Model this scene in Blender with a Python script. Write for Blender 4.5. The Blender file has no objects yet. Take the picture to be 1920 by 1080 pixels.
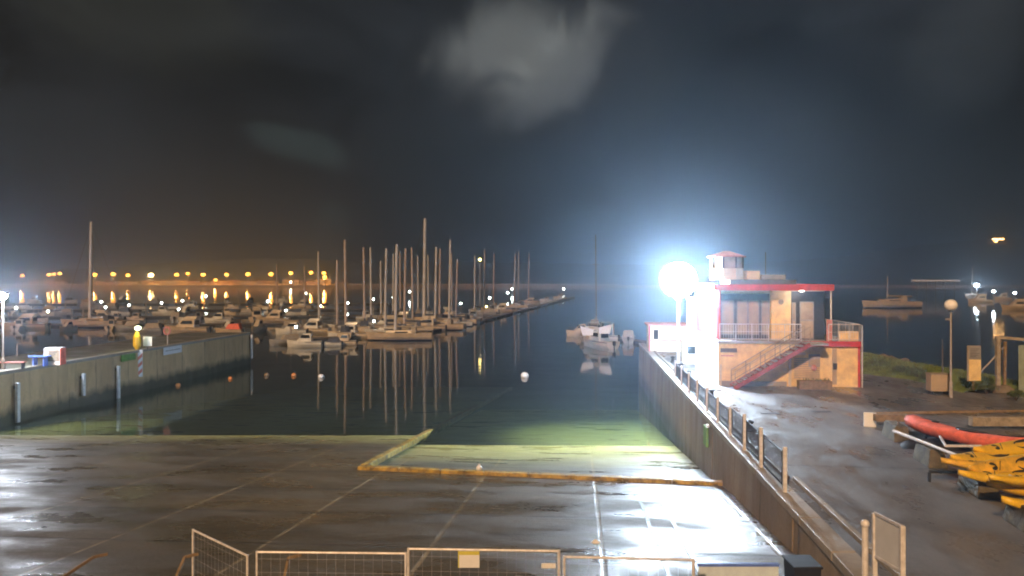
import bpy, bmesh, math, random
from mathutils import Vector, Matrix, noise
R = random.Random(7)
PI = math.pi
scene = bpy.context.scene
COL = scene.collection
CAMZ, F, HY = 6.4, 1371.0, 525.0
WL = -3.8                                   # water level
A = math.atan(.094)                         # heading of the quays, turned from the y axis

def at(px, py, z=0.0):                      # surveying help: where a sight line meets height z
    Y = (CAMZ - z) * F / (py - HY)
    return Vector(((px - 960) / F * Y, Y, z))
def atY(px, py, Y):
    return Vector(((px - 960) / F * Y, Y, CAMZ - (py - HY) / F * Y))
def edgeR(Y): return 7.4 + .094 * (Y - 15.8)
def edgeL(Y): return -35.5 + .094 * (Y - 50.7)
def rampz(Y): return -.095 * (Y - 8)

# ------------------------------------------------------------------ materials
def nodes_of(m):
    m.use_nodes = True
    nt = m.node_tree; nt.nodes.clear()
    return nt
def mat(name, col, rough=.6, var=.25, scale=2.0, bump=0.0, bscale=None, metal=0.0, spec=.5, rvar=0.0, col2=None, coat=0):
    m = bpy.data.materials.new(name); nt = nodes_of(m); N, L = nt.nodes, nt.links
    out = N.new('ShaderNodeOutputMaterial'); p = N.new('ShaderNodeBsdfPrincipled')
    L.new(p.outputs[0], out.inputs[0])
    tc = N.new('ShaderNodeTexCoord'); nz = N.new('ShaderNodeTexNoise')
    nz.inputs['Scale'].default_value = scale; nz.inputs['Detail'].default_value = 6; nz.inputs['Roughness'].default_value = .65
    L.new(tc.outputs['Object'], nz.inputs['Vector'])
    cr = N.new('ShaderNodeValToRGB')
    c1 = [c * (1 - var) for c in col]; c2 = list(col2) if col2 else [min(1, c * (1 + var)) for c in col]
    cr.color_ramp.elements[0].position = .35; cr.color_ramp.elements[0].color = (*c1, 1)
    cr.color_ramp.elements[1].position = .65; cr.color_ramp.elements[1].color = (*c2, 1)
    L.new(nz.outputs['Fac'], cr.inputs[0]); L.new(cr.outputs[0], p.inputs['Base Color'])
    p.inputs['Metallic'].default_value = metal
    p.inputs['Specular IOR Level'].default_value = spec
    p.inputs['Coat Weight'].default_value = coat
    if rvar:
        n2 = N.new('ShaderNodeTexNoise'); n2.inputs['Scale'].default_value = scale * .6; n2.inputs['Detail'].default_value = 4
        L.new(tc.outputs['Object'], n2.inputs['Vector'])
        mr = N.new('ShaderNodeMapRange'); mr.inputs[1].default_value = .35; mr.inputs[2].default_value = .65
        mr.inputs[3].default_value = max(.05, rough - rvar); mr.inputs[4].default_value = min(1, rough + rvar)
        L.new(n2.outputs['Fac'], mr.inputs[0]); L.new(mr.outputs[0], p.inputs['Roughness'])
    else:
        p.inputs['Roughness'].default_value = rough
    if bump:
        b = N.new('ShaderNodeBump'); b.inputs['Strength'].default_value = bump; b.inputs['Distance'].default_value = .05
        n3 = N.new('ShaderNodeTexNoise'); n3.inputs['Scale'].default_value = bscale or scale * 5; n3.inputs['Detail'].default_value = 5
        L.new(tc.outputs['Object'], n3.inputs['Vector']); L.new(n3.outputs['Fac'], b.inputs['Height']); L.new(b.outputs[0], p.inputs['Normal'])
    return m
def emit(name, col, strength):
    m = bpy.data.materials.new(name); nt = nodes_of(m)
    out = nt.nodes.new('ShaderNodeOutputMaterial'); e = nt.nodes.new('ShaderNodeEmission')
    e.inputs[0].default_value = (*col, 1); e.inputs[1].default_value = strength
    nt.links.new(e.outputs[0], out.inputs[0]); return m

def ground_mat(name, base, alt, joints=None, algae=None, wet=(.12, .5), stretch=(1, 1, 1), scale=.35, bump=.25, joint_col=(.42, .34, .20), zband=None):
    """wet concrete / asphalt: large stains, fine grain, wet patches, slab joints (u step, u phase, v step)"""
    m = bpy.data.materials.new(name); nt = nodes_of(m); N, L = nt.nodes, nt.links
    def math_(op, a, b=None, c=None):
        n = N.new('ShaderNodeMath'); n.operation = op
        for i, v in enumerate((a, b, c)):
            if v is None: continue
            if isinstance(v, (int, float)): n.inputs[i].default_value = v
            else: L.new(v, n.inputs[i])
        return n.outputs[0]
    def noise_(sc, det, vec, rough=.6):
        n = N.new('ShaderNodeTexNoise'); n.inputs['Scale'].default_value = sc; n.inputs['Detail'].default_value = det
        n.inputs['Roughness'].default_value = rough; L.new(vec, n.inputs['Vector']); return n.outputs['Fac']
    def rng(v, a, b, c, d):
        n = N.new('ShaderNodeMapRange'); L.new(v, n.inputs[0])
        for i, x in enumerate((a, b, c, d)): n.inputs[i + 1].default_value = x
        return n.outputs[0]
    def mix(f, a, b):
        n = N.new('ShaderNodeMix'); n.data_type = 'RGBA'
        if isinstance(f, (int, float)): n.inputs[0].default_value = f
        else: L.new(f, n.inputs[0])
        for i, v in ((6, a), (7, b)):
            if isinstance(v, tuple): n.inputs[i].default_value = (*v, 1)
            else: L.new(v, n.inputs[i])
        return n.outputs[2]
    out = N.new('ShaderNodeOutputMaterial'); p = N.new('ShaderNodeBsdfPrincipled'); L.new(p.outputs[0], out.inputs[0])
    tc = N.new('ShaderNodeTexCoord'); mp = N.new('ShaderNodeMapping'); mp.inputs['Scale'].default_value = stretch
    L.new(tc.outputs['Object'], mp.inputs[0]); V = mp.outputs[0]
    big = noise_(scale, 6, V, .65); fine = noise_(9, 6, tc.outputs['Object'], .7); mid = noise_(scale * 4.3, 5, V)
    c = mix(rng(big, .35, .65, 0, 1), base, alt)
    c = mix(rng(mid, .52, .75, 0, .55), c, tuple(x * .45 for x in base))
    c = mix(rng(fine, .3, .7, .0, .35), c, tuple(x * .5 for x in base))
    h = math_('MULTIPLY', fine, .5)
    sep = N.new('ShaderNodeSeparateXYZ'); L.new(tc.outputs['Object'], sep.inputs[0])
    if joints:
        us, up, vs = joints
        wob = math_('MULTIPLY', math_('SUBTRACT', noise_(.8, 3, tc.outputs['Object']), .5), .25)
        for axis, st, ph, w, jc in ((0, us, up, .06, joint_col), (1, vs, 0, .09, tuple(x * .3 for x in base))):
            t = math_('ADD', sep.outputs[axis], wob if axis else 0.0)
            t = math_('DIVIDE', math_('SUBTRACT', t, ph), st)
            t = math_('ABSOLUTE', math_('SUBTRACT', math_('FRACT', math_('ADD', t, .5)), .5))
            t = math_('MULTIPLY', t, st)
            ln = math_('MULTIPLY', rng(t, w * .6, w * 1.4, 1, 0), rng(mid, .38, .60, .15, .8))
            c = mix(ln, c, jc); h = math_('SUBTRACT', h, math_('MULTIPLY', ln, .6))
        # each slab has a tone of its own
        fl = N.new('ShaderNodeCombineXYZ')
        L.new(math_('FLOOR', math_('DIVIDE', math_('SUBTRACT', sep.outputs[0], up), us)), fl.inputs[0])
        L.new(math_('FLOOR', math_('DIVIDE', sep.outputs[1], vs)), fl.inputs[1])
        wn = N.new('ShaderNodeTexWhiteNoise'); L.new(fl.outputs[0], wn.inputs['Vector'])
        c = mix(rng(wn.outputs[0], 0, 1, 0, .4), c, tuple(x * .6 for x in base))
    if zband:                                   # weed line left by the tide on a wall
        f = rng(math_('ADD', sep.outputs[2], math_('MULTIPLY', mid, 1.1)), zband[0], zband[1], 1, 0)
        c = mix(f, c, zband[2])
    if algae:                                   # weed grows on what the tide covers
        a0, a1, ac = algae
        f = math_('MULTIPLY', rng(math_('ADD', sep.outputs[1], math_('MULTIPLY', big, 7.0)), a0, a1, 0, 1), rng(mid, .3, .6, .6, 1))
        c = mix(f, c, ac)
    L.new(c, p.inputs['Base Color'])
    r = rng(noise_(scale * 1.7, 5, V), .38, .62, wet[0], wet[1]); r = math_('ADD', r, rng(fine, .3, .7, 0, .12))
    L.new(r, p.inputs['Roughness'])
    h2 = math_('ADD', h, math_('MULTIPLY', mid, 1.2))
    b = N.new('ShaderNodeBump'); b.inputs['Strength'].default_value = bump; b.inputs['Distance'].default_value = .04
    L.new(h2, b.inputs['Height']); L.new(b.outputs[0], p.inputs['Normal'])
    return m

M = dict(
    white=mat('white_gelcoat', (.62, .60, .56), .3, .12, .8, rvar=.1),
    cream=mat('cream_gelcoat', (.56, .46, .34), .35, .15, .8),
    tan=mat('tan_gelcoat', (.46, .36, .25), .35, .15, .8),
    navy=mat('navy_gelcoat', (.05, .06, .10), .25, .2, .8),
    grey=mat('grey_gelcoat', (.30, .29, .28), .4, .2, .8),
    redh=mat('red_hull', (.50, .08, .07), .35, .2, 1.0),
    redc=mat('red_tarpaulin', (.78, .16, .10), .7, .25, 3),
    darkglass=mat('dark_window', (.02, .022, .026), .08, .2, 1),
    pane=mat('blind_behind_glass', (.40, .33, .26), .18, .2, 1.5, coat=.5),
    canvas=mat('blue_canvas', (.07, .08, .12), .85, .3, 4, bump=.3),
    canvas2=mat('beige_canvas', (.33, .28, .22), .85, .3, 4, bump=.3),
    alu=mat('mast_metal', (.55, .54, .58), .45, .15, .6),
    alud=mat('dull_mast_metal', (.46, .38, .37), .5, .2, .6),
    wire=mat('steel_wire', (.3, .3, .3), .4, .1, 3, metal=.6),
    galv=mat('galvanised_tube', (.78, .76, .80), .45, .2, 6, metal=.15),
    mesh=mat('dark_railing_metal', (.04, .045, .06), .5, .2, 5, metal=.3),
    steel=mat('painted_white_steel', (.76, .77, .82), .45, .15, 3),
    pole=mat('grey_pole', (.42, .38, .36), .5, .2, 3, metal=.2),
    black=mat('black_rubber', (.015, .015, .017), .6, .3, 5),
    wood=mat('weathered_timber', (.24, .17, .10), .8, .35, 5, bump=.5),
    plaster=mat('cream_plaster', (.86, .62, .30), .8, .22, 1.6, bump=.2, bscale=30),
    plasterw=mat('white_plaster', (.68, .60, .48), .8, .12, 1.2, bump=.2, bscale=30),
    red=mat('red_paint', (.55, .055, .06), .4, .2, 2.5),
    dullred=mat('weathered_red_paint', (.34, .07, .07), .55, .35, 4),
    groove=mat('dark_groove', (.03, .032, .035), .5, .4, 4),
    pink=mat('faded_red_paint', (.55, .22, .20), .5, .2, 3),
    roofm=mat('grey_roof_felt', (.10, .10, .11), .7, .3, 1.5, bump=.4),
    yellow=mat('yellow_plastic', (.78, .50, .03), .35, .15, 2.5),
    yel2=mat('worn_yellow_plastic', (.70, .42, .04), .45, .25, 3.5),
    yk=mat('yellow_kerb_paint', (.16, .12, .05), .6, .4, 2.6, bump=.6, rvar=.2, col2=(.60, .42, .09)),
    orange=mat('orange_plastic', (.62, .25, .08), .5, .2, 3),
    blue=mat('blue_paint', (.12, .22, .75), .5, .2, 3),
    bluew=mat('pale_blue_sheet', (.62, .76, .98), .5, .12, 3),
    green=mat('green_plate', (.16, .34, .08), .7, .3, 5),
    stone=mat('block_concrete', (.07, .065, .04), .85, .45, 2.2, bump=.8, col2=(.16, .13, .08)),
    rock=mat('rip_rap', (.16, .13, .10), .9, .4, 2, bump=.8),
    leaf=mat('leaf_green', (.07, .10, .03), .7, .4, 3),
    grass=mat('grass_green', (.14, .19, .05), .8, .45, 1.2, bump=.6),
    bark=mat('bark_brown', (.10, .07, .05), .9, .3, 6, bump=.6),
    hill=mat('wooded_hill', (.035, .035, .028), .95, .5, .02, bump=.5, bscale=.1),
    wall1=mat('far_wall_pale', (.50, .40, .28), .8, .15, .3),
    wall2=mat('far_wall_ochre', (.42, .26, .14), .8, .2, .3),
    tile=mat('far_roof_tile', (.14, .07, .05), .85, .3, .5),
    bed=mat('harbour_mud', (.04, .045, .03), .9, .4, .3),
    paper=mat('sign_white', (.84, .86, .93), .5, .06, 3),
    papery=mat('sign_yellow', (.66, .62, .12), .5, .1, 3),
    ink=mat('sign_print', (.10, .09, .10), .6, .2, 5),
    globe=mat('opal_globe', (.92, .88, .86), .25, .06, 2),
    tin=mat('pontoon_deck', (.16, .14, .12), .75, .35, 1.5, bump=.4),
)
M['concrete'] = ground_mat('wet_slipway_concrete', (.088, .070, .036), (.175, .138, .078), joints=(4.85, .6, 4.1), algae=(45.5, 52, (.42, .43, .15)), wet=(.15, .65), stretch=(.5, 1.1, 1), scale=.3, bump=.8)
M['concrete2'] = ground_mat('weedy_slipway_concrete', (.15, .15, .11), (.25, .24, .19), joints=(4.85, .6, 6.0), algae=(39, 47, (.46, .44, .15)), wet=(.16, .55), stretch=(.45, 1.4, 1), scale=.28, bump=.35)
M['asphalt'] = ground_mat('wet_quay_asphalt', (.125, .125, .13), (.24, .235, .24), joints=(9.5, 3.0, 13.0), wet=(.14, .6), stretch=(1, .45, 1), scale=.4, bump=.5, joint_col=(.20, .18, .17))
M['asphaltl'] = ground_mat('old_pier_surface', (.10, .10, .08), (.17, .17, .12), wet=(.4, .7), scale=.3)
M['wallp'] = ground_mat('stained_pier_stone_with_warm_light', (.60, .40, .20), (.88, .64, .36), joints=(900, 450, 4.4), zband=(-2.6, -1.9, (.10, .09, .045)), wet=(.4, .75), stretch=(1, 1, .3), scale=.3, bump=.7)  # stone colour raised and warmed in place of warm light falling on it
M['wallm'] = ground_mat('stained_harbour_wall', (.24, .19, .13), (.42, .33, .23), joints=(900, 450, 4.1), zband=(-2.6, -1.7, (.085, .085, .06)), wet=(.35, .7), stretch=(1, 1, .3), scale=.3, bump=.7)
M['coping'] = ground_mat('coping_concrete', (.30, .27, .22), (.42, .37, .30), wet=(.3, .6), scale=.6, bump=.4)

def water_mat():
    m = bpy.data.materials.new('harbour_water'); nt = nodes_of(m); N, L = nt.nodes, nt.links
    out = N.new('ShaderNodeOutputMaterial')
    tr = N.new('ShaderNodeBsdfTransparent'); tr.inputs[0].default_value = (.95, .96, .80, 1)
    gl = N.new('ShaderNodeBsdfGlossy'); gl.inputs['Roughness'].default_value = .045; gl.inputs[0].default_value = (.95, .97, 1, 1)
    fr = N.new('ShaderNodeFresnel'); fr.inputs[0].default_value = 1.34
    mx = N.new('ShaderNodeMixShader')
    tc = N.new('ShaderNodeTexCoord'); mp = N.new('ShaderNodeMapping'); mp.inputs['Scale'].default_value = (.7, 1.3, 1)
    L.new(tc.outputs['Object'], mp.inputs[0])
    n1 = N.new('ShaderNodeTexNoise'); n1.inputs['Scale'].default_value = .22; n1.inputs['Detail'].default_value = 3
    n2 = N.new('ShaderNodeTexNoise'); n2.inputs['Scale'].default_value = 1.6; n2.inputs['Detail'].default_value = 3
    for n in (n1, n2): L.new(mp.outputs[0], n.inputs['Vector'])
    ad = N.new('ShaderNodeMath'); ad.operation = 'MULTIPLY_ADD'; ad.inputs[1].default_value = .09
    L.new(n2.outputs['Fac'], ad.inputs[0]); L.new(n1.outputs['Fac'], ad.inputs[2])
    b = N.new('ShaderNodeBump'); b.inputs['Strength'].default_value = .22; b.inputs['Distance'].default_value = .12
    L.new(ad.outputs[0], b.inputs['Height'])
    L.new(b.outputs[0], gl.inputs['Normal']); L.new(b.outputs[0], fr.inputs['Normal'])
    df = N.new('ShaderNodeBsdfDiffuse'); df.inputs[0].default_value = (.11, .14, .09, 1)
    m0 = N.new('ShaderNodeMixShader'); m0.inputs[0].default_value = .24; L.new(tr.outputs[0], m0.inputs[1]); L.new(df.outputs[0], m0.inputs[2])
    L.new(fr.outputs[0], mx.inputs[0]); L.new(m0.outputs[0], mx.inputs[1]); L.new(gl.outputs[0], mx.inputs[2])
    L.new(mx.outputs[0], out.inputs[0])
    va = N.new('ShaderNodeVolumeAbsorption'); va.inputs[0].default_value = (.55, .66, .34, 1); va.inputs[1].default_value = .06
    L.new(va.outputs[0], out.inputs['Volume'])
    return m
M['water'] = water_mat()

# ------------------------------------------------------------------ mesh helpers
class MB:
    def __init__(s): s.bm = bmesh.new()
    def add(s, verts, faces):
        vs = [s.bm.verts.new(v) for v in verts]
        for f in faces:
            try: s.bm.faces.new([vs[i] for i in f])
            except ValueError: pass
        return s
    def box(s, x0, x1, y0, y1, z0, z1):
        return s.add([(x0,y0,z0),(x1,y0,z0),(x1,y1,z0),(x0,y1,z0),(x0,y0,z1),(x1,y0,z1),(x1,y1,z1),(x0,y1,z1)],
                     [(0,3,2,1),(4,5,6,7),(0,1,5,4),(1,2,6,5),(2,3,7,6),(3,0,4,7)])
    def bar(s, p, q, r, n=8, r2=None):
        p, q = Vector(p), Vector(q); d = (q - p).normalized()
        a = d.orthogonal().normalized(); b = d.cross(a); r2 = r if r2 is None else r2
        vs = [p + (a*math.cos(2*PI*i/n) + b*math.sin(2*PI*i/n))*r for i in range(n)] + [q + (a*math.cos(2*PI*i/n) + b*math.sin(2*PI*i/n))*r2 for i in range(n)]
        return s.add(vs, [(i, (i+1) % n, n+(i+1) % n, n+i) for i in range(n)] + [tuple(range(n-1, -1, -1)), tuple(range(n, 2*n))])
    def beam(s, p, q, w, h):                 # square beam between two points, w sideways, h up
        p, q = Vector(p), Vector(q); d = (q - p).normalized()
        a = d.cross(Vector((0, 0, 1)));  a = (a.normalized() if a.length > 1e-4 else Vector((1, 0, 0))) * w / 2
        b = a.cross(d).normalized() * h / 2
        vs = [c + t for c in (p, q) for t in (-a-b, a-b, a+b, -a+b)]
        return s.add(vs, [(3,2,1,0),(4,5,6,7),(0,1,5,4),(1,2,6,5),(2,3,7,6),(3,0,4,7)])
    def ball(s, c, r, sz=1, n=12):
        t = bmesh.ops.create_uvsphere(s.bm, u_segments=n, v_segments=n//2+2, radius=r)
        for v in t['verts']: v.co = Vector((v.co.x, v.co.y, v.co.z*sz)) + Vector(c)
        return s
    def lathe(s, prof, c=(0,0,0), n=16):
        vs = [(c[0]+r*math.cos(2*PI*i/n), c[1]+r*math.sin(2*PI*i/n), c[2]+z) for r, z in prof for i in range(n)]
        fs = [(k*n+i, k*n+(i+1) % n, (k+1)*n+(i+1) % n, (k+1)*n+i) for k in range(len(prof)-1) for i in range(n)]
        fs += [tuple(range(n-1, -1, -1)), tuple((len(prof)-1)*n+i for i in range(n))]
        return s.add(vs, fs)
    def prism(s, poly, z0, z1):
        n = len(poly)
        return s.add([(x,y,z0) for x,y in poly]+[(x,y,z1) for x,y in poly],
                     [(i,(i+1)%n,n+(i+1)%n,n+i) for i in range(n)]+[tuple(range(n-1,-1,-1)),tuple(range(n,2*n))])
    def loft(s, secs):                       # open sections joined, ends and top closed
        n = len(secs[0]); vs = [p for sec in secs for p in sec]; fs = []
        for k in range(len(secs)-1):
            for i in range(n):
                fs.append((k*n+i, k*n+(i+1) % n, (k+1)*n+(i+1) % n, (k+1)*n+i))
        fs += [tuple(range(n-1,-1,-1)), tuple((len(secs)-1)*n+i for i in range(n))]
        return s.add(vs, fs)
    def build(s, name, m, parent=None, loc=(0,0,0), rz=0, bevel=0, smooth=False):
        bmesh.ops.remove_doubles(s.bm, verts=s.bm.verts, dist=1e-5)
        bmesh.ops.recalc_face_normals(s.bm, faces=s.bm.faces)
        me = bpy.data.meshes.new(name); s.bm.to_mesh(me); s.bm.free(); me.materials.append(m if not isinstance(m, str) else M[m])
        if smooth:
            for p in me.polygons: p.use_smooth = True
        o = bpy.data.objects.new(name, me); COL.objects.link(o); o.location = loc; o.rotation_euler = (0, 0, rz)
        if parent: o.parent = parent
        if bevel:
            b = o.modifiers.new('bevel', 'BEVEL'); b.width = bevel; b.segments = 2; b.limit_method = 'ANGLE'
        return o
def tag(o, label, cat, group=None):
    o['label'] = label; o['category'] = cat
    if group: o['group'] = group
    return o
def struct(o, kind='structure'): o['kind'] = kind; return o
def thing(name, label, cat, loc=(0,0,0), rz=0, group=None):
    o = bpy.data.objects.new(name, None); COL.objects.link(o); o.location = loc; o.rotation_euler = (0,0,rz)
    o.empty_display_size = .2
    return tag(o, label, cat, group)
KIDS = {}
def dup(o, parent=None):
    c = o.copy(); COL.objects.link(c)
    if parent: c.parent = parent
    for ch in o.children: dup(ch, c)
    return c
ORD = ['first','second','third','fourth','fifth','sixth','seventh','eighth','ninth','tenth','eleventh','twelfth','thirteenth','fourteenth','fifteenth','sixteenth','seventeenth','eighteenth','nineteenth','twentieth']

# ------------------------------------------------------------------ sky
w = bpy.data.worlds.new('World'); scene.world = w; w.use_nodes = True
nt = w.node_tree; nt.nodes.clear(); N, L = nt.nodes, nt.links
wo = N.new('ShaderNodeOutputWorld'); bg = N.new('ShaderNodeBackground'); L.new(bg.outputs[0], wo.inputs[0])
tc = N.new('ShaderNodeTexCoord')
mp = N.new('ShaderNodeMapping'); mp.inputs['Scale'].default_value = (1, 1, 1.7); L.new(tc.outputs['Generated'], mp.inputs[0])
nz = N.new('ShaderNodeTexNoise'); nz.inputs['Scale'].default_value = 3.2; nz.inputs['Detail'].default_value = 7; nz.inputs['Roughness'].default_value = .55; nz.inputs['Distortion'].default_value = .9
L.new(mp.outputs[0], nz.inputs['Vector'])
cr = N.new('ShaderNodeValToRGB'); L.new(nz.outputs['Fac'], cr.inputs[0])
cr.color_ramp.elements[0].position = .40; cr.color_ramp.elements[0].color = (.001, .0015, .0013, 1)
cr.color_ramp.elements[1].position = .72; cr.color_ramp.elements[1].color = (.030, .033, .036, 1)
last = cr.outputs[0]
def patch(px, py, wx, wz, col, rot=0, soft=.5):
    """a soft brighter patch added to the sky in the direction of a sight line"""
    global last
    d = Vector(((px-960)/F, 1, (HY-py)/F)).normalized()
    sub = N.new('ShaderNodeVectorMath'); sub.operation = 'SUBTRACT'; L.new(tc.outputs['Generated'], sub.inputs[0]); sub.inputs[1].default_value = d
    m1 = N.new('ShaderNodeMapping'); m1.vector_type = 'POINT'; L.new(sub.outputs[0], m1.inputs[0]); m1.inputs['Rotation'].default_value = (0, rot, 0)
    m2 = N.new('ShaderNodeMapping'); L.new(m1.outputs[0], m2.inputs[0]); m2.inputs['Scale'].default_value = (1/wx, 1/wx, 1/wz)
    n = N.new('ShaderNodeTexNoise'); n.inputs['Scale'].default_value = 11; n.inputs['Detail'].default_value = 7; n.inputs['Distortion'].default_value = .8; L.new(tc.outputs['Generated'], n.inputs['Vector'])
    ln = N.new('ShaderNodeVectorMath'); ln.operation = 'LENGTH'; L.new(m2.outputs[0], ln.inputs[0])
    a = N.new('ShaderNodeMath'); a.operation = 'MULTIPLY_ADD'; L.new(n.outputs['Fac'], a.inputs[0]); a.inputs[1].default_value = 1.7; L.new(ln.outputs['Value'], a.inputs[2])
    mr = N.new('ShaderNodeMapRange'); mr.interpolation_type = 'SMOOTHERSTEP'; L.new(a.outputs[0], mr.inputs[0])
    mr.inputs[1].default_value = 1.8 - soft*.5; mr.inputs[2].default_value = 1.8 + soft*.5; mr.inputs[3].default_value = 1; mr.inputs[4].default_value = 0
    mx = N.new('ShaderNodeMix'); mx.data_type = 'RGBA'; mx.blend_type = 'ADD'; L.new(mr.outputs[0], mx.inputs[0]); L.new(last, mx.inputs[6]); mx.inputs[7].default_value = (*col, 1)
    last = mx.outputs[2]
patch(940, 85, .080, .050, (.17, .175, .165), rot=.35, soft=1.3)
patch(1030, 140, .085, .042, (.14, .145, .135), rot=.6, soft=1.3)
patch(560, 270, .055, .022, (.035, .055, .05), rot=-.3, soft=1.0)
patch(1790, 100, .05, .09, (.02, .022, .022), rot=-.5, soft=1.2)
patch(290, 40, .12, .05, (.02, .02, .014), soft=1.5)
patch(620, 440, .03, .04, (.04, .07, .07))
L.new(last, bg.inputs[0]); bg.inputs[1].default_value = 1.0

sun = bpy.data.lights.new('sun', 'SUN'); sun.energy = 3.6; sun.angle = math.radians(1.5); sun.color = (1, .61, .30)
so = bpy.data.objects.new('sun', sun); COL.objects.link(so)
el, az = math.radians(31), math.radians(24)          # az: light travels toward +y and a little +x
d = Vector((math.sin(az)*math.cos(el), math.cos(az)*math.cos(el), -math.sin(el)))
so.rotation_euler = d.to_track_quat('-Z', 'Y').to_euler()

def point(loc, power, col, r=.15, spot=None, parent=None):
    l = bpy.data.lights.new('lamp_light', 'SPOT' if spot else 'POINT'); l.energy = power; l.color = col; l.shadow_soft_size = r
    o = bpy.data.objects.new('lamp_light', l); COL.objects.link(o); o.location = loc
    if spot:
        l.spot_size = spot[1]; l.spot_blend = 1
        o.rotation_euler = Vector(spot[0]).to_track_quat('-Z', 'Y').to_euler()
    if parent: o.parent = parent
    return o

# ------------------------------------------------------------------ camera
cam = bpy.data.cameras.new('camera'); co = bpy.data.objects.new('camera', cam); COL.objects.link(co)
co.location = (0, 0, CAMZ); co.rotation_euler = (PI/2, 0, 0)
cam.sensor_width = 36; cam.lens = 36*F/1920; cam.shift_y = (HY-540)/1920; cam.clip_end = 9000; cam.clip_start = .1
scene.camera = co

# ------------------------------------------------------------------ ground, water, haze
def sheet(name, m, pts, z=None, kind='structure', rz=0):
    mb = MB(); mb.add([(p[0], p[1], p[2] if len(p) > 2 else z) for p in pts], [tuple(range(len(pts)))])
    o = mb.build(name, m, rz=0); struct(o, kind); return o
struct(MB().box(-3400, 3400, -60, 3400, -16, -12).build('seabed', 'bed'))
# water: one closed body under the ramp's foot and out to the far shore
struct(MB().box(-3300, 3300, 24, 3300, -11.9, WL).build('water', 'water'))

# slipway in its own frame, u across and v along the quays; rotated by -A
cA, sA = math.cos(A), math.sin(A)
def uv(u, v): return (u*cA + v*sA, -u*sA + v*cA)        # local -> world
def local(X, Y): return (X*cA - Y*sA, X*sA + Y*cA)
def slab(name, m, quads, th=.35):
    mb = MB()
    for q in quads:
        mb.add([(*local(X, Y), z) for X, Y, z in q] + [(*local(X, Y), z-th) for X, Y, z in q],
               [(0,1,2,3),(7,6,5,4),(0,4,5,1),(1,5,6,2),(2,6,7,3),(3,7,4,0)])
    o = mb.build(name, m, rz=-A); struct(o); return o
K0 = (-7.0, 34.4); K1 = (edgeR(30.35), 30.35)           # yellow kerb's two near corners
def kx(Y): return K0[0] + .094*(Y-K0[1])
def ky(X): return K0[1] + (X-K0[0])/(K1[0]-K0[0])*(K1[1]-K0[1])
def inner(X, Y): return rampz(ky(X)) - .16 - .104*(Y-ky(X))
LX = lambda Y: edgeL(Y) - .5
RX = lambda Y: edgeR(Y) + .5
YB = 110
q = [[(LX(-25),-25,rampz(8)),(RX(-25),-25,rampz(8)),(RX(8),8,0),(LX(8),8,0)],
     [(LX(8),8,0),(RX(8),8,0),(RX(29),29,rampz(29)),(LX(29),29,rampz(29))],
     [(LX(29),29,rampz(29)),(kx(29),29,rampz(29)),(kx(YB),YB,rampz(YB)),(LX(YB),YB,rampz(YB))],
     [(kx(29),29,rampz(29)),(RX(29),29,rampz(29)),(RX(29),ky(RX(29)),rampz(ky(RX(29)))),(kx(34.4),34.4,rampz(34.4))]]
slab('slipway', 'concrete', q)
q = [[(kx(34.4),34.4,inner(K0[0],34.4)),(RX(30.3),ky(RX(30.3)),inner(RX(30.3),ky(RX(30.3)))),(RX(75),75,inner(RX(75),75)),(kx(75),75,inner(kx(75),75))]]
slab('lower_slipway', 'concrete2', q)
# yellow kerb: two lengths meeting at the corner
yk = thing('slipway_kerb', 'worn yellow painted kerb framing the lower slipway corner', 'kerb', (0,0,0))
mb = MB(); a, b = Vector((K0[0]-.2, K0[1], rampz(34.4)+.05)), Vector((K1[0], K1[1], rampz(30.35)+.05))
n = 8
for i in range(n):
    p, q_ = a.lerp(b, i/n), a.lerp(b, (i+1)/n)
    mb.beam(p, q_-(q_-p)*.012, .34, .26)
mb.build('cross_kerb', 'yk', yk, bevel=.03)
mb = MB(); a = Vector((K0[0], K0[1]+.25, rampz(34.6)+.05)); b = Vector((kx(72), 72, rampz(72)+.05))
for i in range(12):
    p, q_ = a.lerp(b, i/12), a.lerp(b, (i+1)/12)
    mb.beam(p, q_-(q_-p)*.01, .36, .28)
mb.build('long_kerb', 'yk', yk, bevel=.03)
# two dark drainage grooves
for k, (u0, lab) in enumerate(((2.2, 'dark steel channel in the slipway, the one farther from the harbour wall'), (3.0, 'dark steel channel in the slipway, the one nearer the harbour wall'))):
    mb = MB(); n = 10; v0, v1 = 12, 27.5
    for i in range(n):
        va, vb = v0+(v1-v0)*i/n, v0+(v1-v0)*(i+1)/n-.04
        pa, pb = uv(u0+R.uniform(-.02,.02), va), uv(u0+R.uniform(-.02,.02), vb)
        mb.beam((pa[0], pa[1], rampz(pa[1])+.006), (pb[0], pb[1], rampz(pb[1])+.006), .11, .03)
    tag(mb.build('drain_channel', 'groove'), lab, 'channel', 'channels in the slipway')

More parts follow.
